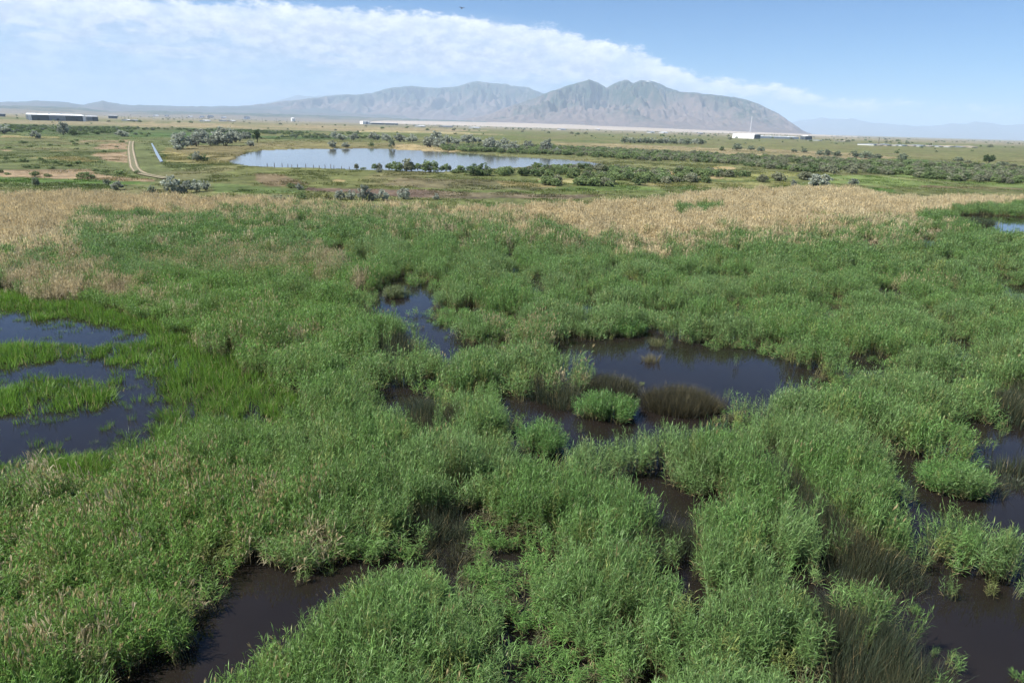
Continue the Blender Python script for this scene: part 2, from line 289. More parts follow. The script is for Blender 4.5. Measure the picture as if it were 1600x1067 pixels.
# ------------------------------------------------------------------ ground colours of the plain
GREEN, OLIVE, DRYG, PINK, MUD, LUSH, STRAW, BROWN = (.115, .127, .058), (.15, .148, .07), (.22, .18, .09), (.27, .19, .135), (.115, .085, .075), (.085, .135, .038), (.33, .25, .14), (.15, .115, .075)
ZONES = [   # (outline in the photograph, colour, softness of the outline in noise)
    ([(-400, 168), (2000, 225), (2000, 262), (1200, 226), (800, 212), (400, 203), (-400, 190)], OLIVE),
    ([(-400, 184), (0, 187), (300, 194), (560, 199), (720, 206), (700, 209), (400, 205), (180, 199), (0, 194), (-400, 190)], (.25, .205, .14)),
    ([(200, 191), (560, 197), (760, 204), (760, 206), (540, 203), (200, 197)], (.29, .225, .15)),
    ([(-400, 190), (0, 194), (300, 201), (560, 206), (600, 219), (330, 219), (0, 210), (-400, 200)], (.075, .10, .042)),
    ([(15, 200), (70, 201), (65, 206), (15, 205)], LUSH), ([(200, 207), (560, 211), (560, 217), (200, 215)], (.07, .11, .04)),
    ([(-400, 200), (0, 208), (330, 219), (350, 300), (-400, 292)], GREEN),
    ([(0, 212), (60, 214), (110, 216), (60, 217), (0, 216)], STRAW), ([(120, 220), (200, 220), (200, 223), (130, 223)], PINK), ([(140, 231), (200, 224), (198, 234), (150, 235)], PINK), ([(144, 240), (200, 238), (199, 255), (175, 252), (146, 246)], PINK),
    ([(50, 248), (120, 248), (160, 252), (130, 255), (70, 252)], DRYG), ([(0, 267), (60, 268), (130, 266), (180, 276), (240, 282), (240, 286), (150, 281), (80, 279), (0, 276)], PINK), ([(80, 237), (110, 236), (108, 239), (84, 239)], DRYG), ([(0, 234), (14, 234), (12, 238), (0, 238)], PINK),
    ([(-400, 270), (0, 277), (100, 281), (240, 287), (240, 292), (100, 289), (0, 285), (-400, 280)], LUSH), ([(0, 286), (160, 290), (250, 296), (240, 300), (0, 296)], (.10, .12, .05)),
    ([(258, 232), (280, 232), (345, 240), (370, 256), (330, 258), (262, 256), (256, 240)], (.20, .17, .085)), ([(256, 238), (290, 236), (290, 243), (260, 246)], DRYG), ([(300, 229), (400, 229), (384, 240), (360, 256), (320, 252), (270, 238)], (.19, .155, .085)),
    ([(400, 222), (640, 224), (720, 236), (640, 233), (400, 236), (385, 238)], (.185, .16, .085)), ([(612, 227), (640, 226), (700, 234), (760, 238), (690, 238), (620, 233)], (.36, .27, .165)),
    ([(400, 206), (560, 207), (760, 212), (860, 216), (860, 222), (620, 216), (400, 213)], (.125, .135, .055)), ([(560, 204), (700, 207), (790, 211), (700, 210), (560, 207)], (.36, .29, .18)),
    ([(860, 222), (900, 223), (1100, 231), (1300, 238), (1400, 246), (1380, 254), (1250, 247), (1060, 237), (900, 232), (870, 229)], (.26, .205, .13)),
    ([(1100, 240), (1200, 241), (1330, 250), (1400, 256), (1300, 256), (1180, 248)], (.30, .225, .145)), ([(1370, 248), (1500, 254), (1500, 260), (1370, 256)], (.085, .125, .045)),
    ([(640, 268), (900, 266), (1250, 276), (1300, 300), (1000, 308), (330, 300), (330, 258), (420, 263)], (.125, .13, .055)),
    ([(400, 272), (440, 274), (480, 290), (420, 292), (396, 284)], (.19, .14, .095)), ([(620, 280), (760, 282), (870, 292), (840, 298), (690, 296), (600, 292)], (.15, .125, .08)), ([(480, 296), (650, 298), (820, 304), (960, 308), (900, 313), (720, 312), (560, 306), (480, 300)], (.17, .115, .10)),
    ([(520, 282), (540, 284), (536, 288), (520, 287)], STRAW), ([(770, 285), (870, 288), (870, 293), (790, 292)], (.30, .22, .13)), ([(840, 279), (960, 282), (960, 288), (840, 286)], (.32, .26, .14)), ([(816, 265), (846, 263), (846, 267), (820, 268)], STRAW),
    ([(1004, 270), (1024, 268), (1120, 276), (1170, 282), (1080, 279), (1010, 274)], (.36, .26, .16)), ([(1110, 261), (1150, 262), (1150, 267), (1112, 265)], (.38, .28, .17)), ([(1196, 270), (1240, 272), (1250, 278), (1170, 282), (1120, 280)], (.20, .19, .08)),
    ([(1000, 288), (1120, 285), (1240, 284), (1240, 292), (1100, 295), (1000, 296)], (.24, .20, .10)), ([(330, 290), (480, 296), (480, 305), (330, 302)], (.10, .13, .05)),
    ([(880, 293), (1000, 292), (1090, 292), (1080, 298), (960, 302), (880, 300)], (.10, .13, .045)),
    ([(1290, 275), (1400, 274), (1500, 284), (1640, 290), (1640, 298), (1500, 296), (1380, 292), (1300, 290)], (.15, .185, .07)), ([(1330, 290), (1500, 296), (1640, 298), (1640, 305), (1400, 304)], (.12, .125, .055)),
    ([(1360, 294), (1400, 297), (1400, 303), (1370, 303)], LUSH), ([(1440, 291), (1600, 296), (1600, 299), (1440, 294)], (.19, .14, .09)),
]
ZG = [(px_poly(p), np.array(c)) for p, c in ZONES]
def wob(P, amp=0.012):
    r = np.hypot(*P.T)[:, None]; s = np.maximum(r * 0.03, 1.0)[:, 0]
    # sideways little, in depth more: patches stretch away from the viewer on flat land
    return P * (1 + (np.stack([fbm(P[:, 0] / 14, P[:, 1] / 40, 4, 3)] * 2, -1) - 0.5) * 0.09) + (np.stack([fbm(P[:, 0] / 9, P[:, 1] / 25, 3, 11), fbm(P[:, 0] / 9, P[:, 1] / 25, 3, 12)], -1) - 0.5) * s[:, None] * 0.5
def plain_col(P):
    c = np.tile(np.array(OLIVE), (len(P), 1)); Q = wob(P)
    for g, k in ZG: c[inside(Q, g)] = k
    n = fbm(P[:, 0] / 60, P[:, 1] / 160, 5, 21); n2 = fbm(P[:, 0] / 18, P[:, 1] / 50, 4, 31); r = np.hypot(*P.T)
    t = smooth(n2, 0.52, 0.72)[:, None] * 0.45; c = c * (1 - t) + np.array((.20, .155, .10)) * t
    t = smooth(n, 0.55, 0.75)[:, None] * 0.35; c = c * (1 - t) + np.array((.08, .12, .04)) * t
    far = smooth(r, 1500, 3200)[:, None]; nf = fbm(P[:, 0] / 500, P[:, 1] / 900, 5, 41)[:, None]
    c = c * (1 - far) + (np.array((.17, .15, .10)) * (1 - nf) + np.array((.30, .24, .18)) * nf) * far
    return c * np.array((.75, .80, .70))

# ------------------------------------------------------------------ ground sheet: one sheet to the horizon, dipping under ponds and lake
def in_ponds(P, wobble=True):
    Q = P
    if wobble: Q = P + (np.stack([fbm(P[:, 0] / 1.3, P[:, 1] / 1.3, 3, 51), fbm(P[:, 0] / 1.3, P[:, 1] / 1.3, 3, 52)], -1) - 0.5) * np.clip(np.hypot(*P.T) / 24, 0.7, 2.6)[:, None]
    Q = Q + (np.stack([fbm(P[:, 0] / 4.5, P[:, 1] / 4.5, 2, 53), fbm(P[:, 0] / 4.5, P[:, 1] / 4.5, 2, 54)], -1) - 0.5) * 1.3 + (np.stack([fbm(P[:, 0] / .5, P[:, 1] / .5, 2, 55), fbm(P[:, 0] / .5, P[:, 1] / .5, 2, 56)], -1) - 0.5) * 0.7
    r = np.zeros(len(P), bool)
    for g in PONDS: r |= inside(Q, g)
    return r
az_in = np.radians(np.linspace(-48, 48, 620)); az_out = np.radians(np.linspace(48, 312, 70))[1:-1]
AZS = np.concatenate([az_in, az_out]); na = len(AZS)
rr = np.concatenate([[0.5, 4, 8], CAM_H / np.tan(np.radians(np.linspace(52, 17.5, 150))), CAM_H / np.tan(np.radians(17.5 - np.linspace(0, 16.9, 330)[1:])), np.geomspace(1500, 46000, 26)])
rr = np.unique(np.round(rr, 3)); nr = len(rr)
RA, AA = np.meshgrid(rr, AZS, indexing='ij'); P = np.stack([RA.ravel() * np.sin(AA.ravel()), RA.ravel() * np.cos(AA.ravel())], -1)
bm = beyond(P, top_g); rad = np.hypot(*P.T)
front = P[:, 1] > 0.3 * np.abs(P[:, 0])
plain = smooth(bm, 0.985, 1.03)
z = -0.12 + plain * (0.42 + 0.25 * (fbm(P[:, 0] / 25, P[:, 1] / 25, 3, 5) - 0.5)) + 0.08 * (fbm(P[:, 0] / 1.2, P[:, 1] / 1.2, 3, 6) - 0.5) * (1 - plain)
z[in_ponds(P)] = -0.55
lk = inside(P + (np.stack([fbm(P[:, 0] / 20, P[:, 1] / 30, 3, 61), fbm(P[:, 0] / 20, P[:, 1] / 30, 3, 62)], -1) - 0.5) * 9, LAKE); z[lk] = -0.7
cn = inside(P, CANAL); 
gc = plain_col(P); wet = np.array((.045, .035, .026)); gc = gc * plain[:, None] + wet * (1 - plain)[:, None]
gc[lk] = (.08, .07, .05); gc[cn] = (.08, .07, .05)
idx = np.arange(nr * na).reshape(nr, na); a = idx[:-1]; b = np.roll(idx, -1, 1)[:-1]; c = np.roll(idx, -1, 1)[1:]; d = idx[1:]
F = np.stack([a, d, c, b], -1).reshape(-1, 4)
Vg = np.concatenate([np.stack([P[:, 0], P[:, 1], z], -1), [[0, 0, -0.12]]]); gc = np.concatenate([np.c_[gc, np.ones(len(gc))], [[.045, .035, .026, 1]]])
F3 = np.stack([np.full(na, nr * na), np.arange(na), np.roll(np.arange(na), -1)], -1)
m, n, l = new_mat('ground_soil'); o = n.new('ShaderNodeOutputMaterial'); bs = n.new('ShaderNodeBsdfPrincipled'); l.new(bs.outputs[0], o.inputs[0]); bs.inputs['Roughness'].default_value = 0.95; bs.inputs['Specular IOR Level'].default_value = 0.1
at = n.new('ShaderNodeAttribute'); at.attribute_name = 'gcol'; cx = n.new('ShaderNodeTexCoord'); prev = at.outputs['Color']
for s_, v_ in ((0.03, 0.35), (0.16, 0.5), (0.9, 0.45)):
    t = n.new('ShaderNodeTexNoise'); t.inputs['Scale'].default_value = s_; t.inputs['Detail'].default_value = 5; l.new(cx.outputs['Object'], t.inputs['Vector'])
    r = n.new('ShaderNodeMapRange'); r.inputs[1].default_value = 0.25; r.inputs[2].default_value = 0.75; r.inputs[3].default_value = 1 - v_; r.inputs[4].default_value = 1 + v_; l.new(t.outputs[0], r.inputs[0])
    x = n.new('ShaderNodeMix'); x.data_type = 'RGBA'; x.blend_type = 'MULTIPLY'; x.inputs['Factor'].default_value = 1; l.new(prev, x.inputs['A']); l.new(r.outputs[0], x.inputs['B']); prev = x.outputs['Result']
l.new(prev, bs.inputs['Base Color'])
tag(link('ground', mesh_np('ground', Vg, F, F3, [m], attrs={'gcol': ('FLOAT_COLOR', gc)}, smooth_=True)), kind='structure')

def sheet(name, poly, z, mat, grow=0.0):
    me = bpy.data.meshes.new(name); c = poly.mean(0)
    me.from_pydata([(*(c + (p - c) * (1 + grow)), z) for p in poly], [], [tuple(range(len(poly)))]); me.update(); me.materials.append(mat)
    if me.polygons[0].normal.z < 0: me.flip_normals()
    return tag(link(name, me), kind='structure')
mw = water_mat('marsh_water', (.012, .0098, .0085), 0.03, 3.0)
ang = np.linspace(-1.2, 1.2, 40); rim = 205.0
sheet('pond_water', np.concatenate([[(0, -14)], np.stack([rim * np.sin(ang), rim * np.cos(ang)], -1)]), 0.0, mw)
sheet('lake_water', LAKE, 0.012, water_mat('lake_surface', (.05, .05, .045), 0.10, 0.8, 0.08), 0.10)
sheet('canal_water', CANAL, 0.56, water_mat('canal_surface', (.05, .05, .045), 0.05, 1.0, 0.06), 0.0)

# dirt track with two pale ruts
def ribbon(name, pts, w, z, mat, parent=None):
    p = px_poly(pts); t = np.gradient(p, axis=0); t /= np.hypot(*t.T)[:, None]; s = np.stack([t[:, 1], -t[:, 0]], -1) * w / 2
    V = np.concatenate([np.c_[p + s, np.full(len(p), z)], np.c_[p - s, np.full(len(p), z)]]); k = len(p)
    F = [(i, i + k, i + k + 1, i + 1) for i in range(k - 1)]
    me = mesh_np(name, V, np.array(F), None, [mat]); 
    return link(name, me, parent)
trk = [(206, 222), (204.5, 228), (204.5, 236), (206, 246), (208, 256), (210, 264), (215, 270), (224, 274.5), (240, 278), (262, 282)]
tcx = np.array(trk, float); fine = np.stack([np.interp(np.linspace(0, 9, 60), range(10), tcx[:, i]) for i in (0, 1)], -1)
tr = tag(ribbon('dirt_track', fine, 2.7, 0.50, simple('track_dirt', (.12, .115, .06), 0.9, 0.3, 0.4)), kind='structure')
mr = simple('rut_dirt', (.29, .235, .165), 0.9, 0.25, 0.6)
pg = px_poly(fine); tt = np.gradient(pg, axis=0); tt /= np.hypot(*tt.T)[:, None]
for s in (-1, 1):
    q = pg + np.stack([tt[:, 1], -tt[:, 0]], -1) * s * 0.8; sd_ = np.stack([tt[:, 1], -tt[:, 0]], -1) * (0.15 + 0.12 * rng.random(len(q)))[:, None]
    V = np.concatenate([np.c_[q + sd_, np.full(len(q), .512)], np.c_[q - sd_, np.full(len(q), .512)]]); k = len(q)
    link('wheel_rut', mesh_np('wheel_rut', V, np.array([(i, i + k, i + k + 1, i + 1) for i in range(k - 1)]), None, [mr]), tr)

# ------------------------------------------------------------------ plants: tuft generators
class Tuft:
    def __init__(s): s.V = []; s.F3 = []; s.F4 = []; s.dry = []; s.var = []
    def strip(s, nodes, sides, widths, dry, var):
        n0 = len(s.V); k = len(nodes)
        for i in range(k):
            if i == k - 1 and widths[i] == 0: s.V.append(nodes[i]); s.dry.append(dry[i]); s.var.append(var)
            else:
                for q in (-1, 1): s.V.append(nodes[i] + sides * widths[i] * 0.5 * q); s.dry.append(dry[i]); s.var.append(var)
        for i in range(k - 1):
            if i == k - 2 and widths[-1] == 0: s.F3.append((n0 + 2 * i, n0 + 2 * i + 1, n0 + 2 * i + 2))
            else: s.F4.append((n0 + 2 * i, n0 + 2 * i + 1, n0 + 2 * i + 3, n0 + 2 * i + 2))
    def arrays(s):
        return dict(V=np.array(s.V, np.float32), F3=np.array(s.F3, np.int32).reshape(-1, 3), F4=np.array(s.F4, np.int32).reshape(-1, 4), dry=np.array(s.dry, np.float32), var=np.array(s.var, np.float32))
def reed_tuft(rs, nst, rad, H, nl, ll, lw, seg=3, plume=0.0, lowdry=0.6, stemw=0.014):
    T = Tuft()
    for i in range(nst):
        a = rs.random() * 2 * PI; d = rad * math.sqrt(rs.random()); base = np.array([d * math.cos(a), d * math.sin(a), -0.15])
        h = H * rs.uniform(0.72, 1.08); la = rs.random() * 2 * PI; ln = rs.uniform(0.02, 0.16)
        tip = base + np.array([math.cos(la) * ln * h + 0.05 * h, math.sin(la) * ln * h, h + 0.15]); mid = base * 0.55 + tip * 0.45; mid[:2] = base[:2] * 0.68 + tip[:2] * 0.32
        sa = rs.random() * PI; side = np.array([math.cos(sa), math.sin(sa), 0])
        T.strip([base, mid, tip], side, [stemw * 1.2, stemw, stemw * 0.6], [1.0, lowdry, 0.15], rs.uniform(0.7, 1.15))
        az = rs.random() * 2 * PI
        for j in range(nl):
            t = 0.30 + 0.70 * (j + rs.random() * 0.8) / nl; t = min(t, 1.0)
            p = (base + (mid - base) * t / 0.45) if t < 0.45 else (mid + (tip - mid) * (t - 0.45) / 0.55)
            az += PI + rs.uniform(-0.9, 0.9)
            e = math.radians(rs.uniform(25, 60) if t < 0.9 else rs.uniform(50, 82)); Lf = ll * rs.uniform(0.65, 1.15) * (0.75 + 0.5 * math.sin(PI * min(t, 0.95)))
            ba = az * 1.0; dirh = np.array([math.cos(ba) + 0.35, math.sin(ba), 0]); dirh /= np.linalg.norm(dirh)
            sd = np.array([-dirh[1], dirh[0], 0]) + np.array([0, 0, rs.uniform(-0.5, 0.5)]); sd /= np.linalg.norm(sd)
            nodes = [p]; q = p.copy(); drop = rs.uniform(0.15, 0.55)
            for k in range(seg):
                q = q + (dirh * math.cos(e) + np.array([0, 0, math.sin(e)])) * Lf / seg; nodes.append(q); e -= drop * 1.3 / seg * 2
            ws = [lw * 0.55] + [lw * (1.0 - 0.35 * (k / seg)) for k in range(1, seg)] + [0]
            dr = (1.0 if rs.random() < 0.75 else 0.4) if t < 0.45 and rs.random() < lowdry else (0.0 if rs.random() < 0.975 else 0.6)
            T.strip(nodes, sd, ws, [dr] * (seg + 1), rs.uniform(0.5, 1.5))
        if rs.random() < plume:
            for q in range(3):
                sa = rs.random() * PI; side = np.array([math.cos(sa), math.sin(sa), 0]); L_ = rs.uniform(0.12, 0.22); le = np.array([rs.uniform(0, 0.1), rs.uniform(-.05, .05), 0])
                T.strip([tip + le * 0, tip + le * 0.5 + [0, 0, L_ * 0.45], tip + le + [0, 0, L_]], side, [0.015, 0.05, 0], [1.0] * 3, rs.uniform(0.9, 1.5))
    return T.arrays()
def blade_tuft(rs, nb, rad, H, w, lean, dry0=0.0, dryp=0.1, seg=2, tipdry=0.0):
    T = Tuft()
    for i in range(nb):
        a = rs.random() * 2 * PI; d = rad * math.sqrt(rs.random()); base = np.array([d * math.cos(a), d * math.sin(a), -0.12]); h = H * rs.uniform(0.6, 1.1)
        la = a + rs.uniform(-1, 1); ln = rs.uniform(0, lean); dv = np.array([math.cos(la) + 0.3, math.sin(la), 0]) * ln * h
        sa = rs.random() * PI; side = np.array([math.cos(sa), math.sin(sa), 0]); isd = rs.random() < dryp
        nodes = [base + dv * (k / seg) ** 2 + np.array([0, 0, (h + 0.12) * k / seg]) for k in range(seg + 1)]
        T.strip(nodes, side, [w * (1 - 0.3 * k / seg) for k in range(seg)] + [0], [1.0 if isd else max(dry0 * (1 - k / seg), tipdry * (k / seg)) for k in range(seg + 1)], rs.uniform(0.65, 1.35))
    return T.arrays()
def straw_tuft(rs, nst, rad, H, w, plw):
    T = Tuft()
    for i in range(nst):
        a = rs.random() * 2 * PI; d = rad * math.sqrt(rs.random()); base = np.array([d * math.cos(a), d * math.sin(a), -0.1]); h = H * rs.uniform(0.7, 1.12)
        la = rs.random() * 2 * PI; ln = rs.uniform(0.02, 0.2); tip = base + np.array([math.cos(la) * ln * h + 0.08 * h, math.sin(la) * ln * h, h]); sa = rs.random() * PI; side = np.array([math.cos(sa), math.sin(sa), 0]); v = rs.uniform(0.86, 1.14)
        T.strip([base, (base + tip) / 2, tip], side, [w, w, w * 0.8], [0.25, 0, 0], v)
        for q in range(2):
            sa = rs.random() * PI; s2 = np.array([math.cos(sa), math.sin(sa), 0]); L_ = rs.uniform(0.2, 0.34)
            T.strip([tip - [0, 0, 0.05], tip + [0.03, 0, L_ * .5], tip + [0.07, 0, L_]], s2, [w, plw, 0], [0, 0, 0], v * rs.uniform(0.95, 1.2))
        for q in range(3):
            t = rs.uniform(0.3, 0.95); p = base + (tip - base) * t; az = rs.random() * 2 * PI; dh = np.array([math.cos(az), math.sin(az), 0]); s2 = np.array([-dh[1], dh[0], rs.uniform(-.4, .4)])
            T.strip([p, p + dh * 0.18 + [0, 0, 0.14], p + dh * 0.36 + [0, 0, rs.uniform(-0.1, 0.15)]], s2, [w * 0.8, w * 1.4, 0], [0, 0, 0], v * rs.uniform(0.8, 1.15))
    return T.arrays()
R = random.Random(3)
LIB = {}
LIB['reed0'] = [reed_tuft(R, 13, 0.34, 1.45, 10, 0.27, 0.024, 2, 0.0, 0.45) for _ in range(6)]
LIB['reedp0'] = [reed_tuft(R, 13, 0.34, 1.45, 9, 0.27, 0.024, 2, 0.22, 0.6) for _ in range(3)]
LIB['reed1'] = [reed_tuft(R, 12, 0.42, 1.45, 8, 0.29, 0.034, 2, 0.0, 0.45, stemw=0.016) for _ in range(5)]
LIB['reedp1'] = [reed_tuft(R, 12, 0.42, 1.5, 7, 0.27, 0.030, 2, 0.22, 0.6, stemw=0.016) for _ in range(3)]
LIB['reed2'] = [reed_tuft(R, 13, 0.62, 1.5, 7, 0.34, 0.055, 2, 0.0, 0.45, stemw=0.03) for _ in range(5)]
LIB['grass0'] = [blade_tuft(R, 34, 0.30, 0.85, 0.020, 0.55, 0.1, 0.06, 3) for _ in range(4)]
LIB['grass1'] = [blade_tuft(R, 30, 0.42, 0.85, 0.034, 0.5, 0.1, 0.06, 2) for _ in range(4)]
LIB['rush0'] = [blade_tuft(R, 60, 0.40, 1.15, 0.013, 0.45, 0.08, 0.05, 2, 0.05) for _ in range(4)]
LIB['rush1'] = [blade_tuft(R, 50, 0.45, 1.15, 0.020, 0.45, 0.08, 0.05, 2, 0.05) for _ in range(4)]
LIB['straw1'] = [straw_tuft(R, 12, 0.45, 1.7, 0.018, 0.055) for _ in range(4)]
LIB['straw2'] = [straw_tuft(R, 12, 0.65, 1.75, 0.032, 0.10) for _ in range(4)]
LIB['mead'] = [blade_tuft(R, 22, 1.0, 0.28, 0.12, 1.1, 0.0, 0.0, 2) for _ in range(4)]
def lib_mesh(key, i, mat):
    nm = 'plant_' + key + '_' + str(i)
    if nm in bpy.data.meshes: return bpy.data.meshes[nm]
    A = LIB[key][i]
    me = mesh_np(nm, A['V'], A['F4'], A['F3'], [mat], attrs={'dry': ('FLOAT', A['dry']), 'var': ('FLOAT', A['var'])})
    me.use_fake_user = True
    return me

def lean_euler(spin, tilt, phi):
    """tilt towards phi after a spin about z, as XYZ euler"""
    ax, ay = -np.sin(phi), np.cos(phi); c, s = np.cos(tilt), np.sin(tilt); t = 1 - c
    Rm = np.empty((len(spin), 3, 3)); Rm[:, 0] = np.stack([t * ax * ax + c, t * ax * ay, s * ay], -1); Rm[:, 1] = np.stack([t * ax * ay, t * ay * ay + c, -s * ax], -1); Rm[:, 2] = np.stack([-s * ay, s * ax, c], -1)
    cs, ss = np.cos(spin), np.sin(spin); Z = np.zeros((len(spin), 3, 3)); Z[:, 0, 0] = cs; Z[:, 0, 1] = -ss; Z[:, 1, 0] = ss; Z[:, 1, 1] = cs; Z[:, 2, 2] = 1
    Rm = Rm @ Z
    return np.stack([np.arctan2(Rm[:, 2, 1], Rm[:, 2, 2]), -np.arcsin(np.clip(Rm[:, 2, 0], -1, 1)), np.arctan2(Rm[:, 1, 0], Rm[:, 0, 0])], -1), Rm

def scatter(name, pos, rot, scl, col, var, meshes, label=None, cat=None):
    """one object of uncountable plants: points carrying rotation, size, colour and which tuft grows there"""
    me = bpy.data.meshes.new(name); n = len(pos); me.vertices.add(n); me.vertices.foreach_set('co', np.asarray(pos, np.float32).ravel())
    for an, ty, v in (('rot', 'FLOAT_VECTOR', rot), ('scl', 'FLOAT_VECTOR', scl), ('col', 'FLOAT_COLOR', np.c_[col, np.ones(n)]), ('kindno', 'INT', var)):
        at = me.attributes.new(an, ty, 'POINT'); at.data.foreach_set({'FLOAT_VECTOR': 'vector', 'FLOAT_COLOR': 'color', 'INT': 'value'}[ty], np.asarray(v, np.int32 if ty == 'INT' else np.float32).ravel())
    o = link(name, me)
    g = bpy.data.node_groups.new(name + '_scatter', 'GeometryNodeTree'); g.interface.new_socket('Geometry', in_out='INPUT', socket_type='NodeSocketGeometry'); g.interface.new_socket('Geometry', in_out='OUTPUT', socket_type='NodeSocketGeometry')
    gi = g.nodes.new('NodeGroupInput'); go = g.nodes.new('NodeGroupOutput'); jn = g.nodes.new('GeometryNodeJoinGeometry'); g.links.new(jn.outputs[0], go.inputs[0])
    def na_(nm, ty):
        q = g.nodes.new('GeometryNodeInputNamedAttribute'); q.data_type = ty; q.inputs[0].default_value = nm; return q.outputs[0]
    rt = g.nodes.new('FunctionNodeEulerToRotation'); g.links.new(na_('rot', 'FLOAT_VECTOR'), rt.inputs[0]); so = na_('scl', 'FLOAT_VECTOR'); ko = na_('kindno', 'INT')
    for i, mm in enumerate(meshes):
        src = bpy.data.objects.get('tuft_source_' + mm.name) or bpy.data.objects.new('tuft_source_' + mm.name, mm)
        oi = g.nodes.new('GeometryNodeObjectInfo'); oi.inputs['Object'].default_value = src; oi.inputs['As Instance'].default_value = False
        cp = g.nodes.new('FunctionNodeCompare'); cp.data_type = 'INT'; cp.operation = 'EQUAL'; ii = [s for s in cp.inputs if s.type == 'INT']; g.links.new(ko, ii[0]); ii[1].default_value = i
        ip = g.nodes.new('GeometryNodeInstanceOnPoints'); g.links.new(gi.outputs[0], ip.inputs['Points']); g.links.new(cp.outputs[0], ip.inputs['Selection']); g.links.new(oi.outputs['Geometry'], ip.inputs['Instance'])
        g.links.new(rt.outputs[0], ip.inputs['Rotation']); g.links.new(so, ip.inputs['Scale']); g.links.new(ip.outputs[0], jn.inputs[0])
    md = o.modifiers.new('scatter', 'NODES'); md.node_group = g
    return tag(o, label, cat, None, 'stuff')

# ------------------------------------------------------------------ the reed bed
def sector(d0, d1, half, dens):
    n = int(dens * half * (d1 * d1 - d0 * d0)); r = np.sqrt(rng.uniform(d0 * d0, d1 * d1, n)); a = rng.uniform(-half, half, n)
    return np.stack([r * np.sin(a), r * np.cos(a)], -1)
pts = np.concatenate([sector(7, 34, 1.25, 8.0), sector(34, 80, 1.2, 5.0), sector(80, 215, 1.15, 2.3)])
pts = pts[(pts[:, 1] > 5)]
# round colonies: the reed bed is made of many mounded clones
cand = sector(5, 215, 1.25, 0.5); csp = rng.uniform(2.9, 5.4, len(cand)) * (0.9 + 0.5 * fbm(cand[:, 0] / 15, cand[:, 1] / 15, 2, 15)); grid_ = {}; pick = []
for i in range(len(cand)):                                   # colonies keep their distance from each other
    gx, gy = int(cand[i, 0] // 6), int(cand[i, 1] // 6); okk = True
    for dx in (-1, 0, 1):
        for dy in (-1, 0, 1):
            for k in grid_.get((gx + dx, gy + dy), ()):
                if (cand[i, 0] - cand[k, 0]) ** 2 + (cand[i, 1] - cand[k, 1]) ** 2 < (0.5 * (csp[i] + csp[k])) ** 2: okk = False; break
            if not okk: break
        if not okk: break
    if okk: grid_.setdefault((gx, gy), []).append(i); pick.append(i)
mc = cand[pick]; mr_ = csp[pick] * rng.uniform(0.60, 0.80, len(mc)); ma = rng.uniform(-0.5, 0.9, len(mc)); mel = rng.uniform(0.72, 1.0, len(mc)); mh = rng.uniform(0.80, 1.12, len(mc)); mtint = rng.random(len(mc))
BELT = [(925, 735), (985, 722), (1045, 716), (1105, 716), (1165, 736), (1215, 762), (1250, 650), (1320, 648), (1390, 668), (1460, 690), (1240, 700), (1300, 745), (1365, 790), (870, 780), (960, 830), (700, 735), (560, 700), (740, 590), (880, 575), (1160, 850), (1220, 850), (1330, 830), (1500, 850), (1560, 880)]
bm_ = G(np.array([p[0] for p in BELT], float), np.array([p[1] for p in BELT], float), 0.6); mc = np.concatenate([mc, bm_]); mr_ = np.r_[mr_, rng.uniform(2.1, 2.9, len(BELT))]; ma = np.r_[ma, rng.uniform(-.5, .9, len(BELT))]; mel = np.r_[mel, rng.uniform(.75, 1, len(BELT))]; mh = np.r_[mh, np.full(len(BELT), 1.12)]; mtint = np.r_[mtint, rng.random(len(BELT))]
def mounds(P):
    best = np.zeros(len(P)); tint = np.zeros(len(P)); cell = {}
    for i, (x, y) in enumerate(mc): cell.setdefault((int(x // 6), int(y // 6)), []).append(i)
    key = np.stack([P[:, 0] // 6, P[:, 1] // 6], -1).astype(int); o = np.lexsort(key.T); ks = key[o]; br = np.nonzero(np.any(np.diff(ks, axis=0) != 0, 1))[0] + 1
    for blk in np.split(o, br):
        kx, ky = key[blk[0]]; cand = [i for dx in (-1, 0, 1) for dy in (-1, 0, 1) for i in cell.get((kx + dx, ky + dy), ())]
        for i in cand:
            d = P[blk] - mc[i]; ca, sa = math.cos(ma[i]), math.sin(ma[i]); u = (d[:, 0] * ca - d[:, 1] * sa) / mr_[i]; v = (d[:, 0] * sa + d[:, 1] * ca) / (mr_[i] * mel[i])
            h = np.sqrt(np.clip(1 - u * u - v * v, 0, 1)) * mh[i]; w = h > best[blk]; bb = blk[w]; best[bb] = h[w]; tint[bb] = mtint[i]
    return best, tint
def zone(P, polys, zc=0.8, w=1.0):
    Q = P + (np.stack([fbm(P[:, 0] / 2.5, P[:, 1] / 2.5, 3, 71), fbm(P[:, 0] / 2.5, P[:, 1] / 2.5, 3, 72)], -1) - 0.5) * 3.0 * w; r = np.zeros(len(P), bool)
    for p in polys: r |= inside(Q, px_poly(p, zc))
    return r
GRASS_Z = [[(-400, 452), (0, 450), (120, 470), (240, 500), (330, 540), (420, 600), (470, 650), (420, 690), (330, 700), (200, 740), (60, 780), (-400, 800)]]
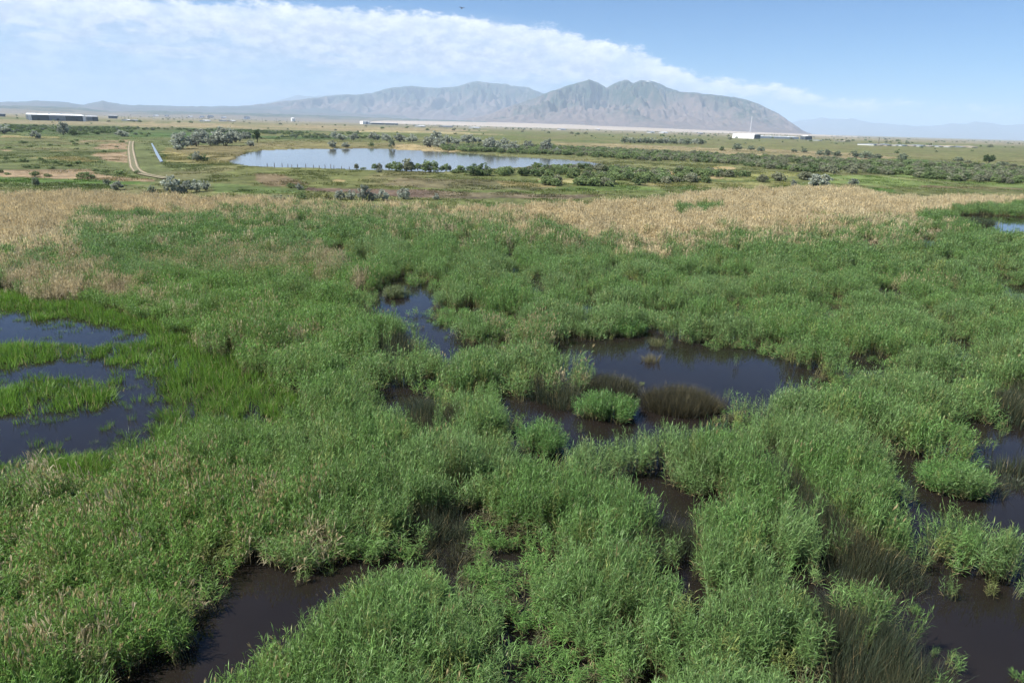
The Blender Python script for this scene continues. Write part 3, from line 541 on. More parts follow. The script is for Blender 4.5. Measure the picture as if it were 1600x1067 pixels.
RUSH_Z = [[(922, 596), (945, 582), (975, 582), (992, 605), (985, 628), (930, 628)], [(1008, 625), (1030, 602), (1075, 592), (1120, 598), (1118, 628), (1080, 648), (1020, 656)], [(835, 585), (915, 600), (920, 635), (880, 640), (835, 622)], [(615, 612), (690, 615), (730, 640), (716, 680), (660, 690), (610, 660)],
          [(855, 662), (890, 660), (898, 690), (866, 704)], [(985, 745), (1060, 740), (1095, 800), (1080, 850), (1020, 850), (990, 790)], [(1180, 690), (1215, 700), (1270, 770), (1330, 820), (1430, 880), (1436, 920), (1380, 928), (1300, 890), (1255, 840), (1190, 740)],
          [(1265, 890), (1320, 930), (1380, 960), (1440, 1010), (1500, 1075), (1520, 1120), (1360, 1120), (1310, 1060), (1290, 980)], [(640, 800), (700, 770), (740, 800), (735, 870), (680, 890), (640, 850)], [(1535, 705), (1600, 690), (1660, 690), (1660, 768), (1600, 768), (1540, 745)], [(1535, 615), (1600, 590), (1660, 590), (1660, 660), (1580, 660)],
          [(1335, 545), (1385, 540), (1400, 580), (1350, 590)], [(585, 530), (640, 520), (650, 545), (600, 580)], [(1000, 850), (1050, 850), (1040, 890), (990, 880)], [(1370, 445), (1420, 450), (1415, 468), (1372, 466)]]
DEAD_Z = [([(555, 430), (610, 428), (605, 448), (560, 448)], 0.9), ([(480, 400), (545, 395), (555, 425), (500, 430)], 0.5), ([(230, 375), (460, 370), (560, 400), (520, 440), (350, 430), (240, 410)], 0.28), ([(0, 355), (100, 355), (150, 420), (260, 450), (260, 480), (150, 462), (0, 446)], 0.6), ([(560, 350), (900, 360), (1080, 385), (1000, 400), (700, 380), (560, 370)], 0.22), ([(780, 505), (850, 500), (850, 540), (780, 545)], 0.14), ([(1380, 430), (1480, 425), (1500, 450), (1400, 460)], 0.10),
          ([(0, 740), (280, 720), (430, 760), (420, 860), (330, 960), (120, 1080), (-80, 1080), (-80, 780)], 0.11), ([(380, 770), (520, 770), (560, 850), (400, 890)], 0.13), ([(250, 480), (460, 470), (520, 540), (420, 560), (280, 540)], 0.06), ([(890, 560), (930, 590), (880, 610)], 0.2), ([(1180, 345), (1420, 340), (1500, 360), (1400, 385), (1200, 380)], 0.25)]
GREEN_IN_DRY = [[(1050, 322), (1120, 318), (1130, 326), (1090, 334), (1055, 334)], [(1430, 334), (1480, 332), (1490, 346), (1440, 348)], [(1480, 322), (1620, 318), (1620, 360), (1530, 358), (1480, 340)], [(120, 330), (300, 334), (400, 342), (300, 342), (120, 338)], [(790, 312), (860, 314), (860, 320), (795, 320)], [(690, 322), (760, 322), (800, 326), (700, 326)]]
bd = beyond(pts, dry_g) + (fbm(pts[:, 0] / 5, pts[:, 1] / 5, 4, 81) - 0.5) * 0.30 + (rng.random(len(pts)) - 0.5) * 0.26
bt = beyond(pts, top_g) + (fbm(pts[:, 0] / 6, pts[:, 1] / 6, 3, 82) - 0.5) * 0.05
water = in_ponds(pts); ok = (~water) & (bt < 1.0); wd_ = np.full(len(pts), 9.0); wi = np.nonzero(water)[0]
for g in PONDS: wd_[wi] = np.minimum(wd_[wi], edge_dist(pts[wi], g, 9.0))
gz_ = zone(pts, GRASS_Z, 0.3); pr_ = np.where(gz_, 0.06 + 0.42 * np.exp(-wd_ / 0.9), 0.005 + 0.14 * np.exp(-wd_ / 0.35)) * (0.25 + 1.5 * smooth(fbm(pts[:, 0] / 1.7, pts[:, 1] / 1.7, 2, 171), 0.4, 0.6))
stray = water & (rng.random(len(pts)) < pr_)
ok |= stray & (bt < 1.0)
pts = pts[ok]; bd = bd[ok]; stray = stray[ok]; rad = np.hypot(*pts.T)
# distance to open water: edge plants are shorter and lean out
ed = np.full(len(pts), 9.0); eo = np.zeros((len(pts), 2))
for g in PONDS:
    lo = g.min(0) - 4; hi = g.max(0) + 4; ix = np.nonzero(((pts > lo) & (pts < hi)).all(1))[0]
    if not len(ix): continue
    for i in range(len(g)):
        a = g[i]; b = g[(i + 1) % len(g)]; ab = b - a; t = np.clip(((pts[ix] - a) @ ab) / ((ab ** 2).sum() + 1e-9), 0, 1); q = a + t[:, None] * ab - pts[ix]; dd = np.hypot(*q.T)
        w = dd < ed[ix]; jj = ix[w]; ed[jj] = dd[w]; eo[jj] = q[w] / (dd[w][:, None] + 1e-6)
mh_, mt_ = mounds(pts)
isgrass = zone(pts, GRASS_Z, 0.3); isrush = zone(pts, RUSH_Z, 0.7, 0.5); dead = np.zeros(len(pts))
for p, v in DEAD_Z: dead = np.maximum(dead, v * zone(pts, [p], 0.9, 2.0))
gid = zone(pts, GREEN_IN_DRY, 0.9, 1.0)
dry = (bd > 1.0) & ~gid; dry |= (rng.random(len(pts)) < dead * smooth(fbm(pts[:, 0] / 1.6, pts[:, 1] / 1.6, 3, 91), 0.36, 0.62) * 1.6)
isrush &= rng.random(len(pts)) > 0.05; dry &= ~isrush
kind = np.where(isrush, 3, np.where(dry, 1, np.where(isgrass, 2, 0)))
pxx, _ = to_px(pts, 0.8)
left = 1 - smooth(pxx, 380, 760)                            # the bed is smoother on the left, more mounded on the right
mound = mh_ * (1 - 0.45 * left) + 0.45 * left * (0.55 + 0.5 * fbm(pts[:, 0] / 4, pts[:, 1] / 4, 3, 95))
edgef = smooth(ed, -0.1, 1.6)
hs = (0.40 + 0.84 * mound) * (0.72 + 0.28 * edgef) * rng.uniform(0.78, 1.2, len(pts))
keep = np.ones(len(pts), bool)
keep &= ~((kind == 0) & (mound < 0.30) & (rng.random(len(pts)) < 0.6)); keep &= ~((ed < 0.34) & (kind != 2) & ~stray & (rng.random(len(pts)) < 0.8))
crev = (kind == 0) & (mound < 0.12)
tint = mt_ * 0.6 + 0.4 * fbm(pts[:, 0] / 7, pts[:, 1] / 7, 3, 96)
C0 = np.array((.118, .236, .056)); C1 = np.array((.176, .276, .103)); CG = np.array((.132, .258, .038)); CY = np.array((.22, .27, .080))
colr = C0 + (C1 - C0) * tint[:, None]
lft = smooth(-(pxx - 700), -100, 500)[:, None] * (rad < 70)[:, None]; colr = colr * (1 - 0.6 * lft) + CG * 0.6 * lft
colr = np.where((kind == 2)[:, None], CG * (0.85 + 0.3 * tint[:, None]), colr); 
colr = np.where((kind == 3)[:, None], (np.array((.050, .074, .046)) + np.array((.014, .0, -.004)) * smooth(fbm(pts[:, 0] / 0.9, pts[:, 1] / 0.9, 2, 197), 0.45, 0.65)[:, None]) * (0.7 + 0.6 * fbm(pts[:, 0] / 1.5, pts[:, 1] / 1.5, 3, 97))[:, None], colr)
sn = fbm(pts[:, 0] / 9, pts[:, 1] / 22, 4, 98)[:, None]
colr = np.where((kind == 1)[:, None], np.array((.60, .53, .345)) * (1 - sn) + np.array((.55, .46, .28)) * sn, colr)
colr = np.where(((kind == 1) & (bd < 0.97))[:, None], colr * 0.86, colr)
yl = (rng.random(len(pts)) < 0.05)[:, None] & (kind == 0)[:, None]; colr = np.where(yl, CY, colr)
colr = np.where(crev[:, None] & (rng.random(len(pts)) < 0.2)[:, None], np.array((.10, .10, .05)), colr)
colr = colr * rng.uniform(0.80, 1.2, (len(pts), 1)); colr *= (0.88 + 0.26 * fbm(pts[:, 0] / 2.2, pts[:, 1] / 2.2, 3, 99))[:, None]
spin = rng.uniform(0, 2 * PI, len(pts)); tilt = np.where(ed < 1.5, (1.5 - ed) / 1.5 * rng.uniform(0.05, 0.55, len(pts)), rng.uniform(0, 0.12, len(pts))); phi = np.where(ed < 1.5, np.arctan2(eo[:, 1], eo[:, 0]), rng.uniform(0, 2 * PI, len(pts)))
phi = np.where(water[ok], rng.uniform(0, 2 * PI, len(pts)), phi)
tilt = np.where(kind == 3, np.minimum(tilt, 0.12), tilt)
eul, _ = lean_euler(spin, tilt, phi)
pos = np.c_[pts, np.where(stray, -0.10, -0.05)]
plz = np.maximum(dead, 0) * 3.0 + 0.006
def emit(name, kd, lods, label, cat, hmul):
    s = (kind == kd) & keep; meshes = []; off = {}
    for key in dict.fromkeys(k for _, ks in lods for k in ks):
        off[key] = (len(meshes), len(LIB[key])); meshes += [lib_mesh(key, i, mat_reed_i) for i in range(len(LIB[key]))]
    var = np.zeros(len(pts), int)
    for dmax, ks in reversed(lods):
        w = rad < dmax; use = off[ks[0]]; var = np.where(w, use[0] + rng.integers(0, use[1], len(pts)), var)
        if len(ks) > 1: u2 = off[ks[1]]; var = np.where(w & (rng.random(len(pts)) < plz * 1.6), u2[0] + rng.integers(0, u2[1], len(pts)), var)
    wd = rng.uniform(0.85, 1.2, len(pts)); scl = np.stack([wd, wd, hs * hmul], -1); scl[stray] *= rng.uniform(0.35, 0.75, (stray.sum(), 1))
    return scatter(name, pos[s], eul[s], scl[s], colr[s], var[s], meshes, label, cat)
emit('reed_bed', 0, [(36, ['reed0', 'reedp0']), (82, ['reed1', 'reedp1']), (999, ['reed2', 'reed2'])], 'bed of green common reeds in round mounds filling the marsh', 'reeds', 1.12)
emit('straw_reeds', 1, [(82, ['straw1', 'straw1']), (999, ['straw2', 'straw2'])], 'straw coloured dead reeds in a band behind the green marsh', 'dry reeds', 0.84)
emit('marsh_grass', 2, [(40, ['grass0', 'grass0']), (999, ['grass1', 'grass1'])], 'fine bright green marsh grass round the blue pools', 'grass', 0.85)
emit('bulrushes', 3, [(36, ['rush0', 'rush0']), (999, ['rush1', 'rush1'])], 'dark grey green bulrush stems standing in patches by the water', 'bulrushes', 1.0)
print('tufts', len(pts))

# ------------------------------------------------------------------ single clumps standing free in the water: things of their own
def clump(name, cx, cy, wpx, hpx, key, col, hh, label, cat, dens=14, group=None):
    c = G(np.array(cx), np.array(cy)); rx = np.hypot(*(G(np.array(cx + wpx / 2.), np.array(cy)) - G(np.array(cx - wpx / 2.), np.array(cy)))) / 2; ry = max(0.3, np.hypot(*(G(np.array(cx), np.array(cy - hpx / 2.)) - G(np.array(cx), np.array(cy + hpx / 2.)))) / 2)
    n = max(6, int(dens * PI * rx * ry)); r = np.sqrt(rng.random(n)); a = rng.random(n) * 2 * PI; r *= 0.82 + 0.3 * fbm(np.cos(a) * 1.5 + cx, np.sin(a) * 1.5 + cy, 2, 5)
    q = np.stack([r * rx * np.cos(a), r * ry * np.sin(a)], -1); dome = np.sqrt(np.clip(1.1 - r * r, 0.05, 1))
    _, Rm = lean_euler(rng.random(n) * 2 * PI, r * r * rng.uniform(0.1, 0.5, n), np.arctan2(q[:, 1], q[:, 0]))
    Vs, F3s, F4s, ds, vs_, cs = [], [], [], [], [], []; off = 0
    for i in range(n):
        A = LIB[key][rng.integers(len(LIB[key]))]; s = hh * (0.55 + 0.5 * dome[i]) * rng.uniform(0.88, 1.12)
        v = (A['V'] * [1, 1, s]) @ Rm[i].T + [q[i, 0], q[i, 1], -0.05]; Vs.append(v); F3s.append(A['F3'] + off); F4s.append(A['F4'] + off); ds.append(A['dry']); vs_.append(A['var']); cs.append(np.tile(np.array(col) * rng.uniform(0.8, 1.2), (len(v), 1))); off += len(v)
    cs = np.concatenate(cs)
    me = mesh_np(name, np.concatenate(Vs), np.concatenate(F4s), np.concatenate(F3s), [mat_reed_g], attrs={'dry': ('FLOAT', np.concatenate(ds)), 'var': ('FLOAT', np.concatenate(vs_)), 'col': ('FLOAT_COLOR', np.c_[cs, np.ones(len(cs))])})
    return tag(link(name, me, None, (c[0], c[1], 0)), label, cat, group)
RG = (.115, .235, .062)
clump('reed_clump', 945, 650, 82, 26, 'reed0', RG, 0.85, 'round bright green reed clump alone in the middle pond below the bulrushes', 'reed clump')
clump('bulrush_clump', 955, 612, 74, 26, 'rush0', (.055, .062, .040), 0.85, 'dark bulrush clump just behind the round green reed clump in the middle pond', 'bulrush clump', 16)
clump('bulrush_clump', 1062, 636, 112, 34, 'rush0', (.066, .064, .040), 0.95, 'wide brownish bulrush clump at the right of the middle pond', 'bulrush clump', 16)
clump('reed_clump', 978, 522, 46, 10, 'reed1', RG, 0.8, 'small green reed clump against the far bank of the middle pond', 'reed clump')
clump('reed_clump', 1020, 566, 22, 5, 'grass0', (.22, .20, .10), 0.75, 'tiny pale tuft alone in open middle pond, nearer of two', 'reed tuft', 12)
clump('reed_clump', 1028, 540, 16, 5, 'grass0', (.16, .18, .08), 0.7, 'tiny greenish tuft alone in open middle pond, farther of two', 'reed tuft', 12)
clump('reed_clump', 845, 700, 56, 26, 'reed0', RG, 0.95, 'green reed clump at the narrow lower end of the middle pond', 'reed clump')
clump('reed_clump', 1488, 762, 90, 26, 'reed0', RG, 0.8, 'green reed clump alone in the channel at the right edge', 'reed clump')
clump('reed_clump', 618, 462, 30, 8, 'reed1', (.12, .16, .065), 0.6, 'pale green reed clump in the far creek', 'reed clump')
clump('reed_clump', 1525, 350, 40, 5, 'reed1', (.055, .085, .04), 0.7, 'dark reed clump in the small blue pool by the straw reeds', 'reed clump', 6)

# ------------------------------------------------------------------ shrubs and trees of the plain
ORD = 'first second third fourth fifth sixth seventh eighth ninth tenth eleventh twelfth thirteenth fourteenth fifteenth sixteenth seventeenth eighteenth nineteenth twentieth'.split()
def nth(i): return ORD[i] if i < 20 else ('twenty-' + ORD[i - 20] if i < 29 else 'thirtieth')
def ranked(rows): return list(enumerate(sorted(rows)))
def shrub_parts(rs, kindk):
    """unit shrub: 1 wide, 1 high; crown of many leaf faces in clumps, trunk of several stems"""
    V = []; Fq = []; var = []; nb = {'silver': 34, 'green': 36, 'dark': 32, 'round': 36}[kindk]; blobs = []
    for i in range(nb):
        a = rs.random() * 2 * PI; rr_ = 0.40 * math.sqrt(rs.random()); t = rs.random()
        z = 0.16 + 0.66 * t * (1 - 0.55 * (rr_ / 0.40) ** 2) if kindk != 'round' else 0.30 + 0.55 * t * math.sqrt(max(0.05, 1 - (rr_ / 0.42) ** 2))
        blobs.append((rr_ * math.cos(a), rr_ * math.sin(a), z, rs.uniform(0.07, 0.15), rs.uniform(0.72, 1.28)))
    per = 30
    for (bx, by, bz, br_, bv) in blobs:
        for k in range(per):
            d = np.array([rs.gauss(0, 1), rs.gauss(0, 1), rs.gauss(0, 1)]); d /= np.linalg.norm(d); p = np.array([bx, by, bz]) + d * br_ * rs.uniform(0.55, 1.15) * [1, 1, 0.9]
            if p[2] < 0.02: p[2] = 0.02 + rs.random() * 0.05
            nrm = d * 0.6 + np.array([rs.gauss(0, .6), rs.gauss(0, .6), rs.gauss(0, .6)]); nrm /= np.linalg.norm(nrm); t1 = np.cross(nrm, [0.3, 0.2, 1]); t1 /= np.linalg.norm(t1); t2 = np.cross(nrm, t1); s = rs.uniform(0.030, 0.062); s2 = s * rs.uniform(0.5, 0.9); n0 = len(V)
            V += [p - t1 * s, p - t2 * s2, p + t1 * s, p + t2 * s2]; Fq.append((n0, n0 + 1, n0 + 2, n0 + 3)); var += [bv * rs.uniform(0.75, 1.25)] * 4
    crown = dict(V=np.array(V), F=np.array(Fq), var=np.array(var))
    TV = []; TF = []
    for i in range(5 if kindk != 'dark' else 3):
        a = rs.random() * 2 * PI; b0 = np.array([0.03 * math.cos(a), 0.03 * math.sin(a), -0.04]); b1 = np.array([0.13 * math.cos(a), 0.13 * math.sin(a), 0.28]); b2 = np.array([0.26 * math.cos(a + .3), 0.26 * math.sin(a + .3), 0.58]); n0 = len(TV)
        for p, w in ((b0, .020), (b1, .014), (b2, .005)):
            for k in range(5): q = 2 * PI * k / 5; TV.append(p + np.array([math.cos(q) * w, math.sin(q) * w, 0]))
        for j in range(2):
            for k in range(5): TF.append((n0 + j * 5 + k, n0 + j * 5 + (k + 1) % 5, n0 + (j + 1) * 5 + (k + 1) % 5, n0 + (j + 1) * 5 + k))
    return crown, dict(V=np.array(TV), F=np.array(TF))
def leaf_shrub_mat(name, col, transl=0.42):
    m, n, l = new_mat(name); o = n.new('ShaderNodeOutputMaterial'); v = n.new('ShaderNodeAttribute'); v.attribute_name = 'var'
    oi = n.new('ShaderNodeObjectInfo'); r = n.new('ShaderNodeMapRange'); r.inputs[3].default_value = 0.8; r.inputs[4].default_value = 1.2; l.new(oi.outputs['Random'], r.inputs[0])
    mm = n.new('ShaderNodeMath'); mm.operation = 'MULTIPLY'; l.new(v.outputs['Fac'], mm.inputs[0]); l.new(r.outputs[0], mm.inputs[1])
    x = n.new('ShaderNodeMix'); x.data_type = 'RGBA'; x.blend_type = 'MULTIPLY'; x.inputs['Factor'].default_value = 1; x.inputs['A'].default_value = (*col, 1); l.new(mm.outputs[0], x.inputs['B'])
    b = n.new('ShaderNodeBsdfPrincipled'); b.inputs['Roughness'].default_value = 0.6; b.inputs['Specular IOR Level'].default_value = 0.25; l.new(x.outputs['Result'], b.inputs['Base Color'])
    t = n.new('ShaderNodeBsdfTranslucent'); l.new(x.outputs['Result'], t.inputs['Color']); s = n.new('ShaderNodeMixShader'); s.inputs[0].default_value = transl; l.new(b.outputs[0], s.inputs[1]); l.new(t.outputs[0], s.inputs[2]); l.new(s.outputs[0], o.inputs[0])
    return m
SH = {'silver': (.33, .36, .295), 'green': (.20, .265, .11), 'dark': (.135, .19, .08), 'grey': (.24, .255, .165), 'round': (.075, .115, .042), 'yellow': (.26, .27, .12), 'sage': (.20, .24, .165)}
bark = simple('shrub_bark', (.13, .10, .075), 0.9, 0.2, 8)
SHM = {}
rs = random.Random(11)
for k, c in SH.items():
    mt = leaf_shrub_mat(k + '_foliage', c); base = {'grey': 'green', 'yellow': 'green', 'sage': 'silver'}.get(k, k); SHM[k] = []
    for i in range(4):
        cr, tk = shrub_parts(rs, base)
        SHM[k].append((mesh_np('crown_' + k, cr['V'], cr['F'], None, [mt], attrs={'var': ('FLOAT', cr['var'])}), mesh_np('trunk_' + k, tk['V'], tk['F'], None, [bark], smooth_=True)))
def px_per_m(P, z=0.5):
    return FPX / (np.array([P[0], P[1], z - CAM_H]) @ f_)
NAMES = {'silver': 'silver_shrub', 'green': 'green_shrub', 'dark': 'dark_shrub', 'grey': 'grey_shrub', 'round': 'round_tree', 'yellow': 'pale_shrub', 'sage': 'sage_shrub'}
def shrub_at(P, w, h, kd, label, group=None, cat='shrub'):
    e = bpy.data.objects.new(NAMES[kd], None); COL.objects.link(e); e.location = (P[0], P[1], 0.25); e.rotation_euler = (0, 0, rs.random() * 6.28); e.scale = (w, w, h); e.empty_display_size = 0.2
    cr, tk = SHM[kd][rs.randrange(4)]
    link('crown', cr, e); link('trunk', tk, e)
    return tag(e, label, cat, group)
def shrub(x, y, w, h, kd, label, group=None, cat='shrub'):
    P = G(np.array(float(x)), np.array(float(y)), 0.25); s = px_per_m(P)
    return shrub_at(P, w / s * 1.25, h / s * 1.38, kd, label, group, cat)
S = 'silver'
for a in [
    (284, 233, 27, 23, S, 'silver leaved tree at the near left end of the big grove left of the lake'), (308, 229, 22, 18, S, 'silver tree second from the left in the grove left of the lake'), (312, 218, 26, 14, S, 'silver tree at the back of the grove left of the lake'),
    (330, 228, 20, 16, S, 'silver tree in the middle of the grove left of the lake'), (352, 228, 36, 26, S, 'largest broad silver tree of the grove left of the lake'), (368, 223, 22, 19, S, 'silver tree at the right end of the grove left of the lake'), (277, 235, 12, 9, S, 'small silver bush at the foot of the grove left of the lake'),
    (402, 223, 11, 17, 'round', 'dark green upright tree alone at the far left shore of the lake'), (391, 229, 12, 9, S, 'silver bush just left of the dark upright tree by the lake'), (386, 218, 15, 11, S, 'silver bush behind the dark upright tree by the lake'),
    (309, 252, 13, 14, S, 'pale silver bush between the canal and the lake'), (301, 251, 13, 9, 'dark', 'low dark bush left of the pale silver bush near the canal'), (319, 252, 13, 9, 'dark', 'low dark bush right of the pale silver bush near the canal'),
    (268, 302, 25, 25, S, 'tallest silver bush of the row before the straw reeds at the left'), (291, 302, 19, 19, S, 'second silver bush of the row before the straw reeds at the left'), (307, 300, 18, 17, S, 'third silver bush of the row before the straw reeds at the left'), (322, 298, 13, 14, S, 'last small silver bush of the row before the straw reeds at the left'),
    (238, 302, 12, 11, 'sage', 'small greenish bush left of the silver row by the straw reeds'), (183, 297, 17, 13, S, 'round pale silver bush alone above the straw reeds at the far left'), (168, 289, 12, 8, 'sage', 'small sage bush behind the round pale bush at the far left'), (56, 291, 10, 13, 'sage', 'upright grey green bush in the lush strip at the far left'),
    (55, 277, 13, 8, 'dark', 'dark bush on the bare pink strip at the far left'), (135, 279, 24, 9, 'green', 'wide low green bush on the bare pink strip left of the track'), (100, 212, 15, 19, S, 'tall silver tree in the dark belt below the long warehouse'), (115, 213, 12, 10, 'dark', 'dark bush beside the tall silver tree below the long warehouse'),
    (57, 217, 14, 12, S, 'silver bush alone on the pale strip below the long warehouse'), (6, 209, 24, 13, S, 'broad silver bush at the left edge of the plain'), (191, 214, 18, 10, S, 'silver bush in the dark belt above the dirt track'),
    (519, 231, 13, 10, S, 'silver bush on the far shore of the lake'), (541, 231, 13, 8, S, 'low silver bush on the far shore right of another silver bush'), (580, 229, 9, 6, 'dark', 'low dark bush on the far shore of the lake'), (612, 231, 10, 14, 'sage', 'upright grey tree mirrored in the lake at its far shore'),
    (853, 238, 17, 18, S, 'bright silver tree at the right end of the far shore'), (869, 240, 11, 9, S, 'small silver bush beside the bright silver tree at the far shore end'), (768, 236, 25, 18, S, 'large pale silver tree at the middle of the far shore'), (800, 237, 22, 14, S, 'drooping silver tree right of the large pale one on the far shore'), (786, 238, 12, 10, S, 'small silver bush between two large silver trees on the far shore'),
    (1281, 293, 31, 20, S, 'broad silver green tree above the straw reeds at the right'), (1240, 292, 9, 10, S, 'small silver bush left of the broad silver green tree at the right'), (1332, 290, 15, 10, S, 'low silver bush right of the broad silver green tree'),
    (568, 314, 20, 23, S, 'tallest silver bush of the row below the lake'), (531, 313, 14, 14, S, 'silver bush two places left of the tallest below the lake'), (548, 313, 15, 14, S, 'silver bush just left of the tallest below the lake'), (583, 314, 12, 12, S, 'small silver bush just right of the tallest below the lake'), (599, 314, 17, 17, S, 'round silver bush second right of the tallest below the lake'), (631, 312, 18, 17, S, 'silver bush at the right end of the row below the lake'),
    (512, 311, 15, 9, 'yellow', 'yellow green bush at the left end of the silver row below the lake'), (468, 297, 11, 9, S, 'small silver bush on the dark soil below the lake'), (455, 294, 14, 7, 'green', 'low green bush left of the small silver bush on dark soil'), (433, 320, 28, 13, 'grey', 'wide grey brown bush in the straw reeds'), (472, 311, 13, 8, 'dark', 'dark bush beside the wide grey brown bush'),
    (681, 313, 10, 10, S, 'thin pale silver bush on the dark soil right of the silver row'), (593, 270, 11, 7, S, 'low silver bush on the near shore of the lake'),
    (1151, 235, 13, 10, 'sage', 'largest bush on the open grassland right of the silver hedge'), (1128, 236, 8, 6, 'dark', 'small dark bush left of the largest bush on the open grassland'), (1173, 235, 10, 7, 'sage', 'bush just right of the largest bush on the open grassland'), (1189, 237, 12, 7, 'sage', 'second bush right of the largest bush on the open grassland'),
    (1240, 238, 9, 5, 'sage', 'low bush left of a round one on the grassland right of centre'), (1256, 239, 8, 7, 'sage', 'round bush on the grassland right of centre'), (1281, 243, 12, 8, 'sage', 'left bush of three close together on the right grassland'), (1293, 244, 12, 9, 'sage', 'middle bush of three close together on the right grassland'), (1307, 245, 14, 8, 'sage', 'right bush of three close together on the right grassland'),
    (1337, 247, 18, 10, 'sage', 'left part bush of the short hedge on the right grassland'), (1352, 248, 18, 10, 'sage', 'middle bush of the short hedge on the right grassland'), (1367, 250, 18, 8, 'sage', 'right end bush of the short hedge on the right grassland'), (1409, 251, 14, 10, 'sage', 'round grey bush alone right of the short hedge'),
    (1497, 253, 13, 7, 'sage', 'flat grey bush left of the dark round bush at the far right'), (1512, 256, 10, 5, 'grey', 'low brown bush left of the dark round bush at the far right'), (1543, 257, 16, 13, 'round', 'dark green round bush at the far right of the grassland'), (1566, 259, 15, 6, 'sage', 'low bush just right of the dark round bush'), (1582, 261, 13, 5, 'grey', 'low brown bush second right of the dark round bush'),
    (738, 275, 24, 16, 'dark', 'dense dark bush at the near shore where the lake narrows'), (755, 275, 26, 17, 'dark', 'second dense dark bush at the near shore where the lake narrows'), (672, 270, 24, 17, 'green', 'broad green willow on the near shore of the lake')]:
    shrub(*a)
for i, (x, y, w, h) in ranked(((557, 265, 5, 9), (586, 265, 7, 8), (593, 265, 7, 8), (608, 265, 8, 9), (619, 268, 13, 14), (635, 268, 15, 17), (643, 268, 11, 12), (653, 266, 9, 10), (661, 266, 9, 9), (690, 268, 5, 8), (697, 268, 8, 11), (703, 268, 4, 8), (718, 270, 12, 10), (568, 265, 7, 3), (710, 271, 10, 5))):
    shrub(x, y, w * 1.35, h, 'green' if i % 3 else 'grey', nth(i) + ' young willow from the left along the near shore of the lake', 'young willows along the near shore of the lake', 'willow')
for i, (x, y, w, h) in ranked(((523, 217, 11, 10), (533, 219, 18, 9), (553, 219, 14, 10), (585, 219, 17, 11), (603, 220, 15, 10), (605, 221, 13, 10), (625, 222, 19, 12), (643, 223, 18, 12), (672, 230, 21, 15), (682, 221, 17, 14), (686, 231, 17, 14), (700, 224, 17, 12), (712, 227, 13, 10), (731, 225, 22, 13), (748, 223, 11, 8), (765, 229, 20, 14), (789, 227, 14, 10), (825, 233, 15, 12))):
    shrub(x, y, w, h, S, nth(i) + ' silver tree from the left in the loose row behind the lake', 'silver trees in a row behind the lake', 'tree')
for i, x in enumerate((976, 984, 992, 1001, 1010, 1020, 1030, 1041, 1052, 1063, 1074, 1085, 1096)):
    shrub(x, 223.6 + 0.024 * (x - 976) + rs.uniform(-.4, .4), rs.uniform(11, 15), rs.uniform(7, 9.5), S if i % 2 else 'sage', nth(i) + ' bush from the left in the long silver hedge on the far grassland', 'bushes of the long silver hedge on the far grassland')
for i, (x, y, w, h) in ranked(((13, 232.5, 10, 3.5), (10, 250, 8, 4), (38, 254, 14, 6), (63, 250, 8, 3.5), (70, 254, 8, 4), (86, 256, 10, 4.5), (95, 258, 7, 3), (122, 257, 11, 5), (108, 261, 10, 4.5), (81, 265, 9, 4), (43, 263, 12, 5), (55, 264, 13, 4), (120, 221, 6, 3), (113, 223, 7, 3), (118, 226, 8, 3), (78, 228, 7, 3), (136, 226, 6, 2.5), (37, 224, 13, 3.5), (2, 271, 7, 6), (12, 274, 8, 4), (165, 270, 12, 5), (187, 273, 15, 6), (214, 272, 9, 5), (183, 231, 6, 2.5), (191, 223, 8, 3), (47, 230, 8, 2.5), (163, 238, 7, 3), (120, 234, 7, 2.5), (75, 277, 10, 5), (150, 268, 9, 4))):
    shrub(x, y, w, h, 'dark' if rs.random() < .6 else 'green', nth(i) + ' low bush from the left on the field left of the dirt track', 'low bushes dotting the field left of the dirt track', 'bush')

# thickets: the nearest shrubs singly, the mass behind them as one
THK = {'south': ([[(828, 263), (900, 263), (1000, 268), (1080, 270), (1165, 276), (1162, 280), (1080, 276), (1000, 281), (940, 282), (880, 278), (815, 275)], [(1005, 277), (1060, 280), (1120, 284), (1112, 288), (1000, 288)], [(735, 276), (800, 270), (850, 268), (860, 274), (800, 276)], [(840, 287), (1000, 288), (1000, 293), (850, 293)]], 'dark green shrub in the thicket along the lake\'s lower right shore'),
       'north': ([[(690, 236), (770, 239), (850, 242), (960, 248), (1012, 251), (1012, 238), (940, 234), (860, 231), (760, 229), (690, 230)]], 'green shrub in the hedge-like thicket on the lake\'s far right shore'),
       'east': ([[(1000, 252), (1100, 254), (1200, 264), (1260, 271), (1400, 275), (1500, 284), (1600, 289), (1700, 292), (1700, 266), (1500, 260), (1400, 254), (1300, 250), (1200, 247), (1100, 241), (1000, 238)], [(1168, 285), (1250, 279), (1290, 277), (1245, 283), (1175, 288)]], 'grey green shrub in the wide thicket right of the lake')}
mass = []
